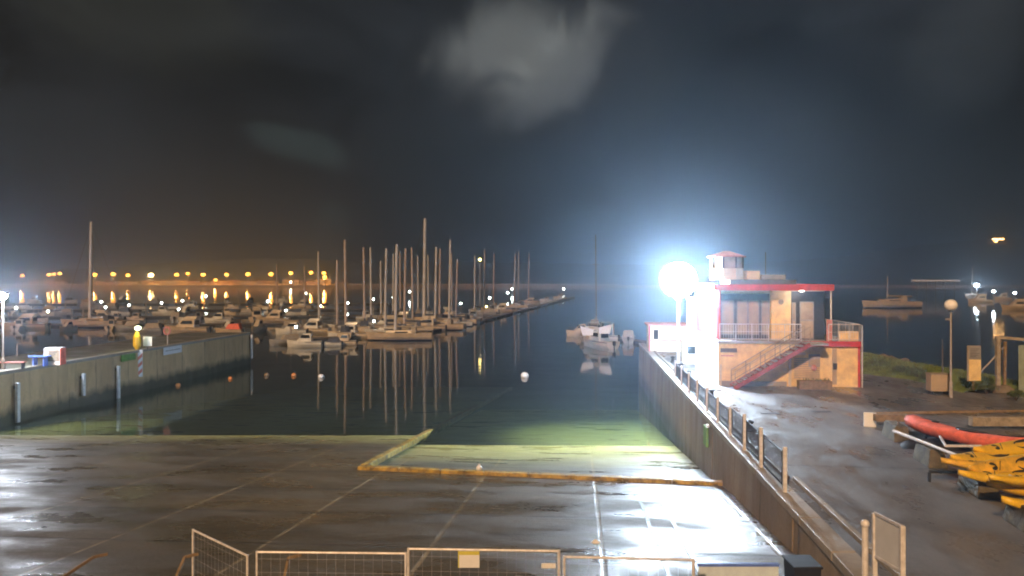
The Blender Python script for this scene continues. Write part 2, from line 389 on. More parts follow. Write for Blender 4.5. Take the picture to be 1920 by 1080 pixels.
p = at(899, 879, rampz(33.6)+.25)
fo = MB().ball((0,0,.12), .14, .95, 12).ball((0,0,.27), .05, 1, 8).build('net_float', 'paper', loc=(p.x, ky(p.x), rampz(ky(p.x))+.17), smooth=True); tag(fo, 'tiny white net float resting on the long yellow kerb', 'float')
p = at(1117, 1020, rampz(21.7))
mb = MB(); mb.add([(-.14,-.1,.02),(.12,-.12,.03),(.16,.08,.06),(-.02,.13,.10),(-.15,.06,.03),(0,0,.14)],[(0,1,5),(1,2,5),(2,3,5),(3,4,5),(4,0,5),(4,3,2,1,0)])
tag(mb.build('paper_scrap', 'paper', loc=p), 'crumpled white scrap lying alone on the wet slipway', 'litter')
for (px, py, w_, lab) in ((1246, 874, .28, 'dark stone on the bright wet slipway just beyond the kerb'), (1303, 889, .34, 'dark stone on the bright wet slipway beside the harbour wall')):
    X, Y = (px-960)/F*31.5, ky((px-960)/F*31.5)+(.9 if px < 1300 else .7)
    st_ = MB(); b_ = bmesh.ops.create_icosphere(st_.bm, subdivisions=2, radius=w_)
    for v_ in b_['verts']: v_.co = Vector((v_.co.x*1.2, v_.co.y*.7, v_.co.z*.4)) * (1+.3*noise.noise(v_.co*4))
    tag(st_.build('stone', 'rock', loc=(X, Y, inner(X, Y)+.05)), lab, 'stone')

# right-hand quay
def poly_slab(name, m, pts, z0, z1):
    mb = MB(); mb.prism([local(*p) for p in pts], z0, z1); return mb.build(name, m, rz=-A)
YE = 74
edge = [(edgeR(-25)+.5, -25), (34, -25), (33, 20), (31.5, 43), (31, 56), (31.5, YE-6), (29, YE), (edgeR(YE)+.5, YE)]
struct(poly_slab('quay_pavement', 'asphalt', edge, -.4, 0))
struct(poly_slab('quay_ground', 'stone', [(edgeR(-25)+.55, -25), (34.5, -25), (33.5, 20), (32, 43), (31.5, 56), (32, YE-5.5), (29.5, YE), (edgeR(YE)+.55, YE)], -13, -.41))
qw = thing('harbour_wall', 'tall stained concrete harbour wall along the right side of the slipway', 'wall')
mb = MB(); n = 24
for i in range(n):
    v0 = -25 + (YE+25)*i/n; v1 = -25 + (YE+25)*(i+1)/n
    pr = R.uniform(-.02, .02)
    c = [(edgeR(v0)+pr, v0), (edgeR(v0)+.5, v0), (edgeR(v1)+.5, v1), (edgeR(v1)+pr, v1)]
    bt = [(c[0][0]-.25, c[0][1]), c[1], c[2], (c[3][0]-.25, c[3][1])]
    mb.add([(*local(*p), -12) for p in bt] + [(*local(*p), -.18) for p in c], [(0,1,5,4),(1,2,6,5),(2,3,7,6),(3,0,4,7),(4,5,6,7)])
mb.build('wall_face', 'wallm', qw, rz=-A)
mb = MB()
for i in range(40):
    v0 = -25 + (YE+25)*i/40 + .02; v1 = -25 + (YE+25)*(i+1)/40 - .02
    mb.prism([local(edgeR(v0)-.06, v0), local(edgeR(v0)+.52, v0), local(edgeR(v1)+.52, v1), local(edgeR(v1)-.06, v1)], -.18, .05)
mb.build('coping', 'coping', qw, rz=-A, bevel=.02)
mb = MB(); 
for i in range(22):
    v0 = 6 + 2.9*i; v1 = v0 + 2.86
    if v0 > 22: w0 = .62
    else: w0 = .85
    mb.prism([local(edgeR(v0)+w0, v0), local(edgeR(v0)+w0+.16, v0), local(edgeR(v1)+w0+.16, v1), local(edgeR(v1)+w0, v1)], -.05, .13)
tag(mb.build('quay_kerb', 'coping', rz=-A, bevel=.02), 'low pale kerb running just inside the harbour wall edge', 'kerb')

# left-hand pier
PL = 8.0
struct(poly_slab('pier_pavement', 'asphaltl', [(edgeL(-10)-PL, -10), (edgeL(-10)-.5, -10), (edgeL(89)-.5, 89), (edgeL(89)-PL, 89)], -.4, 0))
pw = thing('pier_wall', 'brown stained stone pier wall along the left side of the basin', 'wall')
mb = MB(); 
for i in range(22):
    v0 = -10 + 4.5*i; v1 = v0+4.5; pr = R.uniform(-.03, .03)
    c = [(edgeL(v0)+pr, v0), (edgeL(v1)+pr, v1), (edgeL(v1)-.5, v1), (edgeL(v0)-.5, v0)]
    bt = [(c[0][0]+.3, c[0][1]), (c[1][0]+.3, c[1][1]), c[2], c[3]]
    mb.add([(*local(*p), -12) for p in bt] + [(*local(*p), -.2) for p in c], [(0,1,5,4),(1,2,6,5),(2,3,7,6),(3,0,4,7),(4,5,6,7)])
mb.prism([local(edgeL(-10)-PL, -10), local(edgeL(-10)-.45, -10), local(edgeL(89)-.45, 89), local(edgeL(89)-PL, 89)], -12, -.41)
mb.build('wall_face', 'wallp', pw, rz=-A)
mb = MB()
for i in range(33):
    v0 = -10 + 3*i + .015; v1 = -10 + 3*(i+1) - .015
    mb.prism([local(edgeL(v0)+.08, v0), local(edgeL(v0)-.52, v0), local(edgeL(v1)-.52, v1), local(edgeL(v1)+.08, v1)], -.2, .05)
mb.build('coping', 'coping', pw, rz=-A, bevel=.02)

# haze
hz = MB().box(-3380, 3380, -40, 3390, -17, 150).build('haze', 'white')
hm = bpy.data.materials.new('night_mist'); t = nodes_of(hm); o_ = t.nodes.new('ShaderNodeOutputMaterial'); pv = t.nodes.new('ShaderNodeVolumePrincipled')
pv.inputs['Color'].default_value = (.60, .78, 1, 1); pv.inputs['Density'].default_value = .0014; pv.inputs['Anisotropy'].default_value = .80
t.links.new(pv.outputs[0], o_.inputs['Volume']); hz.data.materials.clear(); hz.data.materials.append(hm); struct(hz, 'stuff')

# ------------------------------------------------------------------ far shore
def ridge(name, x0, x1, ybase, ytop, prof, m, nx=160, ny=14):
    mb = MB(); vs = []
    for j in range(ny+1):
        t = j/ny; Y = ybase + (ytop-ybase)*t
        for i in range(nx+1):
            X = x0 + (x1-x0)*i/nx
            h = prof(X/Y*F+960) * math.sin(min(1, t*1.25)*PI/2)
            h *= 1 + .25*noise.noise(Vector((X*.004, Y*.004, 1))); h += 5*noise.noise(Vector((X*.03, Y*.03, 2))) * min(1, t*4)
            vs.append((X, Y, WL+1.2 + max(0, h) if j else WL-4))
    fs = [(j*(nx+1)+i, j*(nx+1)+i+1, (j+1)*(nx+1)+i+1, (j+1)*(nx+1)+i) for j in range(ny) for i in range(nx)]
    mb.add(vs, fs); return mb.build(name, m, smooth=True)
def prof(px):
    pts = [(-400,26),(0,28),(150,34),(330,48),(500,58),(620,60),(700,50),(900,46),(1100,40),(1350,44),(1600,60),(1750,84),(1900,105),(2300,120)]
    for a, b in zip(pts, pts[1:]):
        if px <= b[0]: return a[1] + (b[1]-a[1])*max(0,(px-a[0]))/(b[0]-a[0])
    return 120
struct(ridge('hills', -1500, 1700, 1105, 1900, prof, 'hill', 220, 18))
FY = 1050
mb = MB(); mb.prism([(-1500, FY), (200, FY+10), (420, FY+60), (1700, FY+60), (1700, FY+120), (-1500, FY+120)], WL-5, WL+2.2)
struct(mb.build('far_shore', 'wall2'))
MBW = MB(); MBW.prism([(-1500, FY+27), (160, FY+36), (160, FY+37), (-1500, FY+28)], WL+2.1, WL+4.6)
tag(MBW.build('promenade_wall', 'wall1'), 'long low pale promenade wall lit amber along the far shore', 'wall')
# buildings along the far shore
fb = [(-60,20,9,1),(75,34,8,2),(105,22,7,1),(178,30,8,1),(205,20,6,2),(240,26,7,1),(292,44,9,2),(330,36,10,1),(360,24,8,2),(395,30,7,1),(420,40,9,2),(462,30,8,1),(500,34,9,2),(545,24,11,1),(580,30,8,2),(606,22,12,1),(640,20,7,2)]
sty = ['low pale waterfront house', 'ochre waterfront house']
for i, (px, wd, h, k) in enumerate(fb):
    Y = FY+33+R.uniform(0, 8); X = (px-960)/F*Y
    h *= .75; z0 = WL+2.1
    t = thing('waterfront_house', f"{sty[k-1]}, {ORD[i]} building from the left on the far shore", 'house', (X, Y, z0), R.uniform(-.1,.1), 'houses along the far shore')
    MB().box(-wd/2, wd/2, 0, 10, 0, h).build('wall', 'wall1' if k == 1 else 'wall2', t)
    MB().add([(-wd/2-.5,-.6,h),(wd/2+.5,-.6,h),(wd/2+.5,10.6,h),(-wd/2-.5,10.6,h),(-wd/2+1,5,h+3),(wd/2-1,5,h+3)], [(0,1,5,4),(1,2,5),(2,3,4,5),(3,0,4),(0,3,2,1)]).build('roof', 'tile', t)
    for s in range(int(wd//6)):
        x = -wd/2+3+s*6
        MB().box(x-.7, x+.7, -.08, .1, h*.45, h*.45+1.6).build('window', 'darkglass', t)
sod = emit('sodium_lamp', (1, .34, .04), 30)
sodw = emit('warm_white_lamp', (1, .62, .22), 70)
far = [(42,517,.8),(92,515,.7),(101,514,.5),(112,513,.7),(178,515,1.2),(212,514,1.3),(240,516,1.0),(283,516,1.9),(331,515,1.1),(352,513,.8),(381,515,1.1),(404,525,.7),(425,515,1.0),(465,514,1.3),(508,514,1.2),(545,512,1.0),(583,511,.9),(607,512,1.0),(609,520,1.2)]
for i, (px, py, b) in enumerate(far):
    Y = FY+25; p = atY(px, py, Y); z0 = WL+2.1
    t = thing('shore_lamp', f"glowing orange lamp on the far shore, {ORD[i]} lamp from the left", 'street lamp', (p.x, Y, z0), 0, 'street lamps along the far shore')
    h = max(4, p.z-z0)
    MB().bar((0,0,0), (0,0,h-.9), .22, 6, .14).build('pole', 'pole', t)
    MB().ball((0,0,h), 2.9*b**.5, .75, 10).build('lamp_head', sodw if b > 1.5 else sod, t)  # head enlarged past real lamp size to take in its bloom
    l = point((0, -3.2, h-3.4), 22000*b, (1, .44, .11), 1.0, parent=t)
# second row of white lamp by the masts
p = atY(545, 524, FY+8)
t = thing('shore_lamp', 'low white lamp under the orange lamps on the far shore', 'street lamp', (p.x, FY+8, WL+2.1), 0)
MB().bar((0,0,0), (0,0,4), .2, 6).build('pole', 'pole', t); MB().ball((0,0,5), 1.4, 1, 10).build('lamp_head', emit('cool_lamp', (1,.85,.6), 90), t)
# house on the right hill with two lit windows
p = atY(1870, 449, 1300)
t = thing('hillside_house', 'lit house high on the dark hill at the right', 'house', (p.x, 1296, p.z-9))
MB().box(-14, 14, 0, 10, 0, 12).build('wall', 'wall1', t)
MB().add([(-15,-1,12),(15,-1,12),(15,11,12),(-15,11,12),(-12,5,15),(12,5,15)], [(0,1,5,4),(1,2,5),(2,3,4,5),(3,0,4),(0,3,2,1)]).build('roof', 'tile', t)
lw = emit('lit_window', (1, .50, .15), 90)
MB().box(-11, 9, -.15, 0, 8.3, 10.4).build('window', lw, t); MB().box(-8.5, -2, -.15, 0, 4.6, 6.6).build('window', lw, t)

# ------------------------------------------------------------------ boats
def hull_mb(Ln, B, fb_, bow=1.25, tr=.75, n=14):
    """x from stern (0) to bow (Ln); waterline z=0"""
    mb = MB(); secs = []
    for i in range(n+1):
        t = i/n; wv = B/2*(tr + (1-tr)*math.sin(min(1, t/.45)*PI/2)) * (1 - max(0, (t-.45)/.55)**2.1*.985)
        z = fb_*(1 + .08*(1-t) + (bow-1)*t**2.2); x = t*Ln*(.985) ; ov = Ln*.02*(t**3)
        keel = -.45*(1-t**3)
        k = [(x+ov, -wv, z), (x, -wv*.93, z*.45), (x-ov*.5, -wv*.62, -.08), (x-ov, 0, keel), (x-ov*.5, wv*.62, -.08), (x, wv*.93, z*.45), (x+ov, wv, z)]
        secs.append(k)
    return mb.loft(secs)
def cabin_mb(x0, x1, w0, w1, z0, z1, rake=.35, rb=.15):
    h = z1-z0
    return MB().add([(x0,-w0,z0),(x1,-w1,z0),(x1,w1,z0),(x0,w0,z0),(x0+rb*h,-w0*.82,z1),(x1-rake*h*2,-w1*.75,z1-.08*h),(x1-rake*h*2,w1*.75,z1-.08*h),(x0+rb*h,w0*.82,z1)],
                    [(0,1,5,4),(1,2,6,5),(2,3,7,6),(3,0,4,7),(4,5,6,7),(0,3,2,1)])
def make_sail(Ln, mh, hullm, cover, mastm='alu', mr=.13, label='', cat='sailing boat', group=None):
    t = thing('sailboat', label, cat, group=group); B = Ln*.31; f = .55+Ln*.055
    hull_mb(Ln, B, f).build('hull', hullm, t)
    hull_mb(Ln*.995, B*1.006, f*.16, bow=1.1).build('waterline_stripe', 'navy' if hullm != 'navy' else 'redh', t)
    cb = cabin_mb(Ln*.30, Ln*.72, B*.30, B*.17, f*1.0, f+.42+Ln*.012).build('cabin', 'white' if hullm == 'navy' else hullm, t, bevel=.04)
    for s in (-1, 1):
        MB().box(Ln*.36, Ln*.56, s*B*.275-.015, s*B*.275+.015, f+.18, f+.36).build('window', 'darkglass', cb)
    mx = Ln*.56
    ms = MB().bar((mx,0,f), (mx-.02*mh,0,mh), mr, 8, mr*.8).build('mast', mastm, t)
    mb = MB()
    for hh in (.38, .66):
        z = f+(mh-f)*hh; x = mx-.02*mh*hh; mb.bar((x, -B*.30*(1.1-hh*.5), z), (x, B*.30*(1.1-hh*.5), z), .03, 5)
    mb.build('spreader', mastm, ms)
    mb = MB(); mb.bar((mx-.1,0,f+1.15), (Ln*.12,0,f+1.05), .16, 7); mb.ball((mx-.3,0,f+1.3), .22)
    mb.build('furled_sail', cover, t)
    mb = MB(); z = f*1.2; top = Vector((mx-.02*mh,0,mh-.2))
    mb.bar((Ln*.99,0,z), top, .022, 4); mb.bar((0,0,f), top, .014, 4)
    for s in (-1, 1): mb.bar((mx-.1, s*B*.47, f), (mx-.013*mh, s*B*.22, f+(mh-f)*.66), .014, 4); mb.bar((mx-.013*mh, s*B*.22, f+(mh-f)*.66), top, .014, 4)
    mb.build('rigging', 'wire', t)
    for s in (-1, 1):
        mb = MB()
        for k in range(5):
            x = Ln*(.06+.2*k); wv = B/2*.93*(1-max(0,(x/Ln-.45)/.55)**2.1); zz = f*(1+.25*(x/Ln)**2.2)
            mb.bar((x, s*wv, zz), (x, s*wv, zz+.6), .018, 4)
            if k < 4:
                x2 = Ln*(.06+.2*(k+1)); w2 = B/2*.93*(1-max(0,(x2/Ln-.45)/.55)**2.1); z2 = f*(1+.25*(x2/Ln)**2.2)
                mb.bar((x, s*wv, zz+.58), (x2, s*w2, z2+.58), .012, 4)
        mb.build('side_rail', 'wire', t)
    sp = cabin_mb(Ln*.24, Ln*.36, B*.28, B*.26, f+.1, f+1.15, rake=.3, rb=.05).build('spray_hood', cover, t, bevel=.06)
    return t
def make_motor(Ln, hullm, top, label='', fly=False, canvas=False, cat='motorboat', group=None):
    t = thing('motorboat', label, cat, group=group); B = Ln*.36; f = .5+Ln*.06
    hull_mb(Ln, B, f, bow=1.4, tr=.9).build('hull', hullm, t)
    for s in (-1, 1): MB().bar((0, s*B*.45, f*.95), (Ln*.45, s*B*.5, f*1.0), .05, 5).build('rubbing_strake', 'navy', t)
    h = 1.25+Ln*.03
    if canvas:
        cabin_mb(Ln*.04, Ln*.62, B*.44, B*.36, f*.95, f+h*.8, rake=.25, rb=.3).build('cockpit_cover', top, t, bevel=.12)
    else:
        c = cabin_mb(Ln*.28, Ln*.74, B*.36, B*.26, f*.98, f+h, rake=.45, rb=.05).build('cabin', top, t, bevel=.05)
        for s in (-1, 1): MB().add([(Ln*.33,s*B*.352,f+h*.45),(Ln*.60,s*B*.318,f+h*.45),(Ln*.55,s*B*.30,f+h*.82),(Ln*.34,s*B*.325,f+h*.82)],[(0,1,2,3)]).build('window', 'darkglass', c)
        MB().box(Ln*.27, Ln*.282, -B*.24, B*.24, f+h*.35, f+h*.85).build('cabin_door', 'darkglass', c)
        if fly:
            cabin_mb(Ln*.24, Ln*.56, B*.34, B*.26, f+h+.02, f+h+.5, rake=.4, rb=-.2).build('flybridge', top, t, bevel=.05)
            mb = MB()
            for s in (-1,1): mb.bar((Ln*.27, s*B*.3, f+h+.4), (Ln*.24, s*B*.3, f+h+1.3), .04, 5)
            mb.bar((Ln*.24, -B*.3, f+h+1.3), (Ln*.24, B*.3, f+h+1.3), .05, 5); mb.build('radar_arch', 'white', t)
    mb = None; pts = [(Ln*(.62+.09*k), B/2*.85*(1-max(0,(.62+.09*k-.45)/.55)**2.1)+.02, f*(1+.4*(.62+.09*k)**2.2)) for k in range(5)]
    for s in (-1, 1):
        mb = MB()
        for k in range(5):
            mb.bar((pts[k][0], s*pts[k][1], pts[k][2]), (pts[k][0], s*pts[k][1], pts[k][2]+.5), .02, 4)
            if k < 4: mb.bar((pts[k][0], s*pts[k][1], pts[k][2]+.5), (pts[k+1][0], s*pts[k+1][1], pts[k+1][2]+.5), .02, 4)
        mb.build('bow_rail', 'wire', t)
    mb = MB(); mb.box(-.35, -.02, -.18, .18, f*.55, f*.55+.6); mb.box(-.28, -.12, -.06, .06, -.3, f*.6); mb.build('outboard_motor', 'black', t, bevel=.05)
    return t
PROT = dict(
    s11=make_sail(11.2, 14.5, 'tan', 'canvas2', mr=.27), s9=make_sail(9, 13, 'white', 'canvas', mr=.24), s10=make_sail(10, 13.5, 'cream', 'canvas', 'alud', mr=.26),
    n10=make_sail(10.5, 14, 'navy', 'canvas2', mr=.24), s8=make_sail(7.6, 11.5, 'white', 'canvas2', 'alud', mr=.22), s14=make_sail(15, 20, 'tan', 'canvas', mr=.42),
    m6=make_motor(5.8, 'white', 'white'), m7=make_motor(7.2, 'cream', 'white', fly=True), c5=make_motor(5.2, 'white', 'canvas', canvas=True),
    c6=make_motor(6.2, 'grey', 'canvas2', canvas=True), m8=make_motor(8.2, 'tan', 'cream', fly=True), m5=make_motor(5.0, 'cream', 'cream'))
used = set()
def boat(kind, px, D, ang, label, group=None, mast=None, sc=1.0):
    src = PROT[kind]
    o = src if kind not in used else dup(src); used.add(kind)
    o.location = ((px-960)/F*D, D, WL); o.rotation_euler = (0, 0, math.radians(ang)); o.scale = (sc,)*3
    o['label'] = label
    if group: o['group'] = group
    elif 'group' in o: del o['group']
    return o
def mast_boat(kind, px, ytop, D, ang, label, group):
    """put the mast under px with its top at ytop"""
    base = dict(s11=(11.2,14.5), s9=(9,13), s10=(10,13.5), n10=(10.5,14), s8=(7.6,11.5), s14=(15,20))[kind]
    top = CAMZ - (ytop-HY)/F*D - WL
    o = boat(kind, px, D, ang, label, group)
    a = math.radians(ang); off = base[0]*.56
    o.location.x -= off*math.cos(a); o.location.y -= off*math.sin(a)
    k = top/base[1]
    for ch in o.children:
        if ch.name.split('.')[0] in ('mast', 'rigging'):
            ch.scale = (1, 1, k); 
    o.rotation_euler.x = math.radians(R.uniform(-.9, .9))
    return o
G = 'sailing boats in the central marina'
cent = [  # kind, px, mast top y, distance, heading, label
 ('s11', 741, 458, 124, 182, 'long tan sailing yacht lying broadside at the near end of the central marina'),
 ('s9', 722, 466, 133, 172, 'white yacht with thick pale mast just behind the long tan yacht, left of its mast'),
 ('s10', 649, 450, 130, 100, 'cream yacht with the tallest mast of those left of the long tan yacht'),
 ('s8', 632, 488, 131, 95, 'small white yacht with a short mast left of the tall cream yacht'),
 ('s9', 599, 472, 150, 100, 'white yacht whose mast crosses the last orange shore lamps'),
 ('s10', 684, 464, 146, 100, 'cream yacht, left one of two equal masts beside the long tan yacht stern'),
 ('s9', 696, 464, 160, 98, 'white yacht, right one of two equal masts beside the long tan yacht stern'),
 ('n10', 715, 489, 168, 100, 'dark hulled yacht with the short mast among the central masts'),
 ('s10', 758, 466, 142, 186, 'cream yacht moored behind the long tan yacht bow'),
 ('s8', 774, 464, 152, 100, 'white yacht between the cream yacht and the tallest mast'),
 ('s14', 795, 410, 163, 165, 'large yacht with the tallest thick mast in the marina'),
 ('s11', 816, 463, 150, 170, 'tan yacht with reddish mast just right of the tallest mast'),
 ('s10', 824, 466, 172, 165, 'cream yacht half hidden behind the reddish mast'),
 ('s9', 842, 450, 160, 190, 'white yacht with the tall thin mast at the right end of the front row'),
 ('s8', 848, 474, 178, 100, 'white yacht behind the right end of the front row'),
 ('s10', 855, 486, 170, 160, 'cream yacht with short mast ending the front row on the right'),
 ('s9', 737, 476, 182, 100, 'white yacht in the second row behind the tan yacht mast'),
 ('s10', 751, 472, 196, 100, 'cream yacht in the third row behind the tan yacht mast'),
 ('n10', 784, 480, 200, 100, 'dark yacht in the third row left of the tallest mast'),
 ('s9', 803, 478, 215, 100, 'white yacht in the third row right of the tallest mast'),
 ('s9', 890, 480, 222, 120, 'white yacht with faint mast past the front row'),
 ('s10', 908, 468, 228, 150, 'cream yacht with warm lit mast past the front row'),
 ('s8', 925, 476, 262, 110, 'small white yacht with a faint mast left of the paired masts'),
 ('s10', 964, 476, 262, 160, 'cream yacht, left one of the close pair of faint masts'),
 ('s9', 972, 472, 282, 120, 'white yacht, right one of the close pair of faint masts'),
 ('s10', 991, 474, 318, 140, 'cream yacht with the last faint mast on the right of the central marina'),
 ('s8', 572, 500, 214, 100, 'small yacht with dim mast among the orange shore lamps'),
 ('s8', 520, 496, 232, 100, 'small yacht with dim mast between the two bright shore lamps'),
 ('s14', 169, 416, 158, 175, 'tan yacht with a lone tall mast behind the left pier'),
]
for k, px, yt, D, a, lab in cent: mast_boat(k, px, yt, D, a, lab, G)
PROT_USED = set(used)
mast_boat('n10', 1118, 440, 150, 78, 'dark yacht with faint tall mast moored off the harbour wall end', None)
# motor boats in front of the central marina
GM = 'motorboats at the near end of the central marina'
boat('c6', 563, 117, 215, 'rounded covered grey motorboat at the left end of the near row', GM, sc=.8)
boat('m6', 604, 112, 183, 'white cabin motorboat beside the covered grey boat', GM, sc=.92)
boat('c5', 640, 113, 190, 'small white motorboat with dark cover right of the cabin boat', GM, sc=.7)
boat('m5', 668, 115, 185, 'little cream motorboat against the long tan yacht stern', GM, sc=.8)
boat('m7', 690, 128, 178, 'cream cruiser tucked behind the little cream motorboat', GM)
boat('m8', 835, 148, 182, 'tan cruiser with low cabin ahead of the long tan yacht', GM, sc=1.0)
boat('m8', 872, 163, 186, 'tan cruiser at the right end of the near row', GM, sc=1.05)
boat('m6', 905, 190, 190, 'white cabin boat just past the end of the near row', GM)
boat('c6', 930, 210, 180, 'covered grey boat past the end of the near row', GM)
boat('m7', 960, 232, 185, 'cream cruiser near the yellow dock light', GM)
boat('c5', 985, 262, 180, 'dark covered boat beneath the pair of faint masts', GM)
boat('m8', 1010, 300, 185, 'tan cruiser on the receding pontoon', GM)
boat('m6', 1035, 350, 182, 'white cabin boat near the farthest dock light', GM)
boat('m7', 1062, 400, 182, 'cream cruiser below the farthest dock light', GM)
for i, (k, px, D, lab) in enumerate((('m6',575,138,'white cabin boat behind the covered grey motorboat'),('m7',618,140,'cream flybridge cruiser behind the white cabin motorboat'),('c5',655,152,'white boat under dark cover beneath the tall cream yacht mast'),
  ('m8',700,150,'tan flybridge cruiser between the equal masts and the long tan yacht'),('m6',745,158,'white cabin boat half hidden behind the long tan yacht'),('m7',780,170,'cream flybridge cruiser below the tallest mast'),
  ('c6',530,150,'grey covered boat left of the lone white dock light'),('m8',545,176,'tan cruiser behind the grey covered boat'),('m6',668,188,'white cabin boat far behind the equal masts'),('m7',820,196,'cream flybridge cruiser behind the tan cruisers'))):
    boat(k, px, D, R.choice([178, 184, 4, 190]), lab, GM, sc=1.0)
# boats by the right quay's end
boat('m7', 1150, 108, 120, 'white cruiser with pale canvas screens moored left of the floodlight', None, sc=1.05)
boat('m6', 1158, 122, 175, 'cream cabin boat behind the cruiser at the harbour wall end', None)
boat('m8', 1120, 116, 105, 'tan cruiser right behind the white cruiser with canvas screens', None, sc=.9)
boat('c6', 1178, 118, 80, 'grey covered boat between the cruisers and the kiosk', None)
boat('m5', 1112, 134, 186, 'small cream boat farther out behind the tan cruiser', None)
t = thing('canvas_screen', 'pale upright canvas screen on the white cruiser, the left one of two', 'canvas screen', ((1099-960)/F*108, 108, WL+2.0), 0, 'canvas screens')
MB().add([(-.9,0,1.4),(-.5,0,0),(1.0,0,.0),(1.1,0,.9)]+[(-.9,.05,1.4),(-.5,.05,0),(1.0,.05,.0),(1.1,.05,.9)],[(0,1,2,3),(7,6,5,4),(0,4,5,1),(1,5,6,2),(2,6,7,3),(3,7,4,0)]).build('cloth', 'paper', t)
t2 = dup(t); t2['label'] = 'pale upright canvas screen on the white cruiser, the right one of two'; t2.location = ((1137-960)/F*107.5, 107.5, WL+2.3); t2.scale = (-1,1,1)
# left marina, seen over the pier
GL = 'boats in the marina behind the left pier'
kinds = [('m6','white cabin boat'),('c5','white open boat under dark cover'),('m7','cream cruiser with flybridge'),('c6','grey boat under beige cover'),('m5','small cream cabin boat'),('m8','tan cruiser with flybridge')]
rows = [(150, 'nearest row', range(30, 540, 58)), (178, 'second row', range(12, 560, 52)), (212, 'third row', range(20, 590, 55)), (262, 'fourth row', range(5, 620, 52)), (340, 'fifth row', range(15, 650, 58))]
pontoons = []
for ri, (D, rn, xs) in enumerate(rows):
    cnt = -1
    for i, px in enumerate(xs):
        k, kn = kinds[(i*5 + ri*2 + R.randrange(2)) % 6]
        pxx = px + R.uniform(-9, 9)
        if ri == 0 and 300 < pxx < 420: continue
        cnt += 1
        boat(k, pxx, D+R.uniform(-4, 4), R.choice([175, 185, 5, -6, 95, 268]) + R.uniform(-5, 5), f"{kn}, {ORD[cnt]} from left in {rn} behind left pier", GL, sc=R.uniform(.85, 1.15))
boat('m8', 393, 141, 178, 'big pale cabin cruiser with dark windows behind the left pier wall', GL, sc=1.08)
boat('c6', 305, 143, 182, 'pale covered boat just left of the big cabin cruiser', GL, sc=.9)
t = boat('c5', 455, 139, 180, 'boat under a bright red cover near the end of the left pier', None, sc=1.0)
for ch in t.children:
    if ch.name.startswith(('cockpit_cover', 'hull')):
        ch.data = ch.data.copy(); ch.data.materials[0] = M['redc' if ch.name.startswith('cock') else 'tan']
# right side water
boat('s11', 1722, 268, 183, 'pale sailing boat moored alone on the dark right-hand water', None, sc=1.9)
for ch in bpy.context.scene.objects:
    if ch.name.startswith(('mast', 'rigging')) and ch.parent and ch.parent.get('label', '').startswith(('pale sailing boat moored alone', 'dark yacht with faint tall mast')): ch.data = ch.data.copy(); ch.data.materials[0] = M['pole']; ch.data.transform(Matrix.Translation((6.2,0,0)) @ Matrix.Diagonal((.4,.4,1,1)) @ Matrix.Translation((-6.2,0,0)))
o = boat('m8', 1858, 330, 182, 'dim tan cruiser behind the round globe lamp', None, sc=1.3)
o = boat('m8', 1935, 250, 178, 'tan cruiser at the right edge of the dark water', None, sc=1.25)
o = boat('m7', 1895, 380, 182, 'cream cruiser beyond the tan cruisers on the right water', None, sc=1.2)
o = boat('s9', 1840, 470, 182, 'white yacht beside the white lamp out on the right water', None, sc=1.2)
for k in PROT:
    if k not in used: print('UNUSED', k)

for ch in bpy.context.scene.objects:
    if ch.name.startswith(('mast', 'rigging')) and ch.parent and ch.parent.get('label', '').startswith('pale sailing boat moored alone'): ch.scale = (1, 1, .42)
# pontoons
def pontoon(p, q, wd, label):
    t = thing('pontoon', label, 'pontoon', (p[0], p[1], WL), 0, 'floating pontoons')
    v = Vector((q[0]-p[0], q[1]-p[1], 0)); n = max(2, int(v.length//12))
    mb = MB(); fl = MB()
    for i in range(n):
        a, b = v*(i/n), v*((i+1)/n - .004); mb.beam(a+Vector((0,0,.42)), b+Vector((0,0,.42)), wd, .14); c = (a+b)/2
        fl.beam(a.lerp(b,.1)+Vector((0,0,.12)), a.lerp(b,.9)+Vector((0,0,.12)), wd*.8, .4)
    mb.build('deck', 'tin', t); fl.build('float', 'black', t)
    for i in range(0, n+1, 2):
        c = v*(i/n); pz = MB().bar((c.x, c.y, -6), (c.x, c.y, 2.6+R.uniform(-.3,.3)), .17, 8).build('mooring_pile', 'pole', t)
def W(px, D): return ((px-960)/F*D, D)
pontoon(W(545,121), W(780,134), 2.0, 'near floating pontoon behind the small motorboats')
pontoon(W(780,136), W(905,178), 2.2, 'floating pontoon running away beside the tan cruisers')
pontoon(W(905,182), W(1075,420), 2.4, 'farthest floating pontoon receding to the right')
pontoon(W(-30,160), W(545,165), 2.2, 'long floating pontoon behind the nearest row of left boats')
pontoon(W(-30,195), W(700,200), 2.2, 'second long floating pontoon behind the left pier')
pontoon(W(-30,240), W(720,245), 2.4, 'third long floating pontoon behind the left pier')
pontoon(W(-30,300), W(740,305), 2.6, 'fourth long floating pontoon behind the left pier')
pontoon(W(1150,126), W(1235,112), 1.6, 'short floating pontoon at the end of the harbour wall')

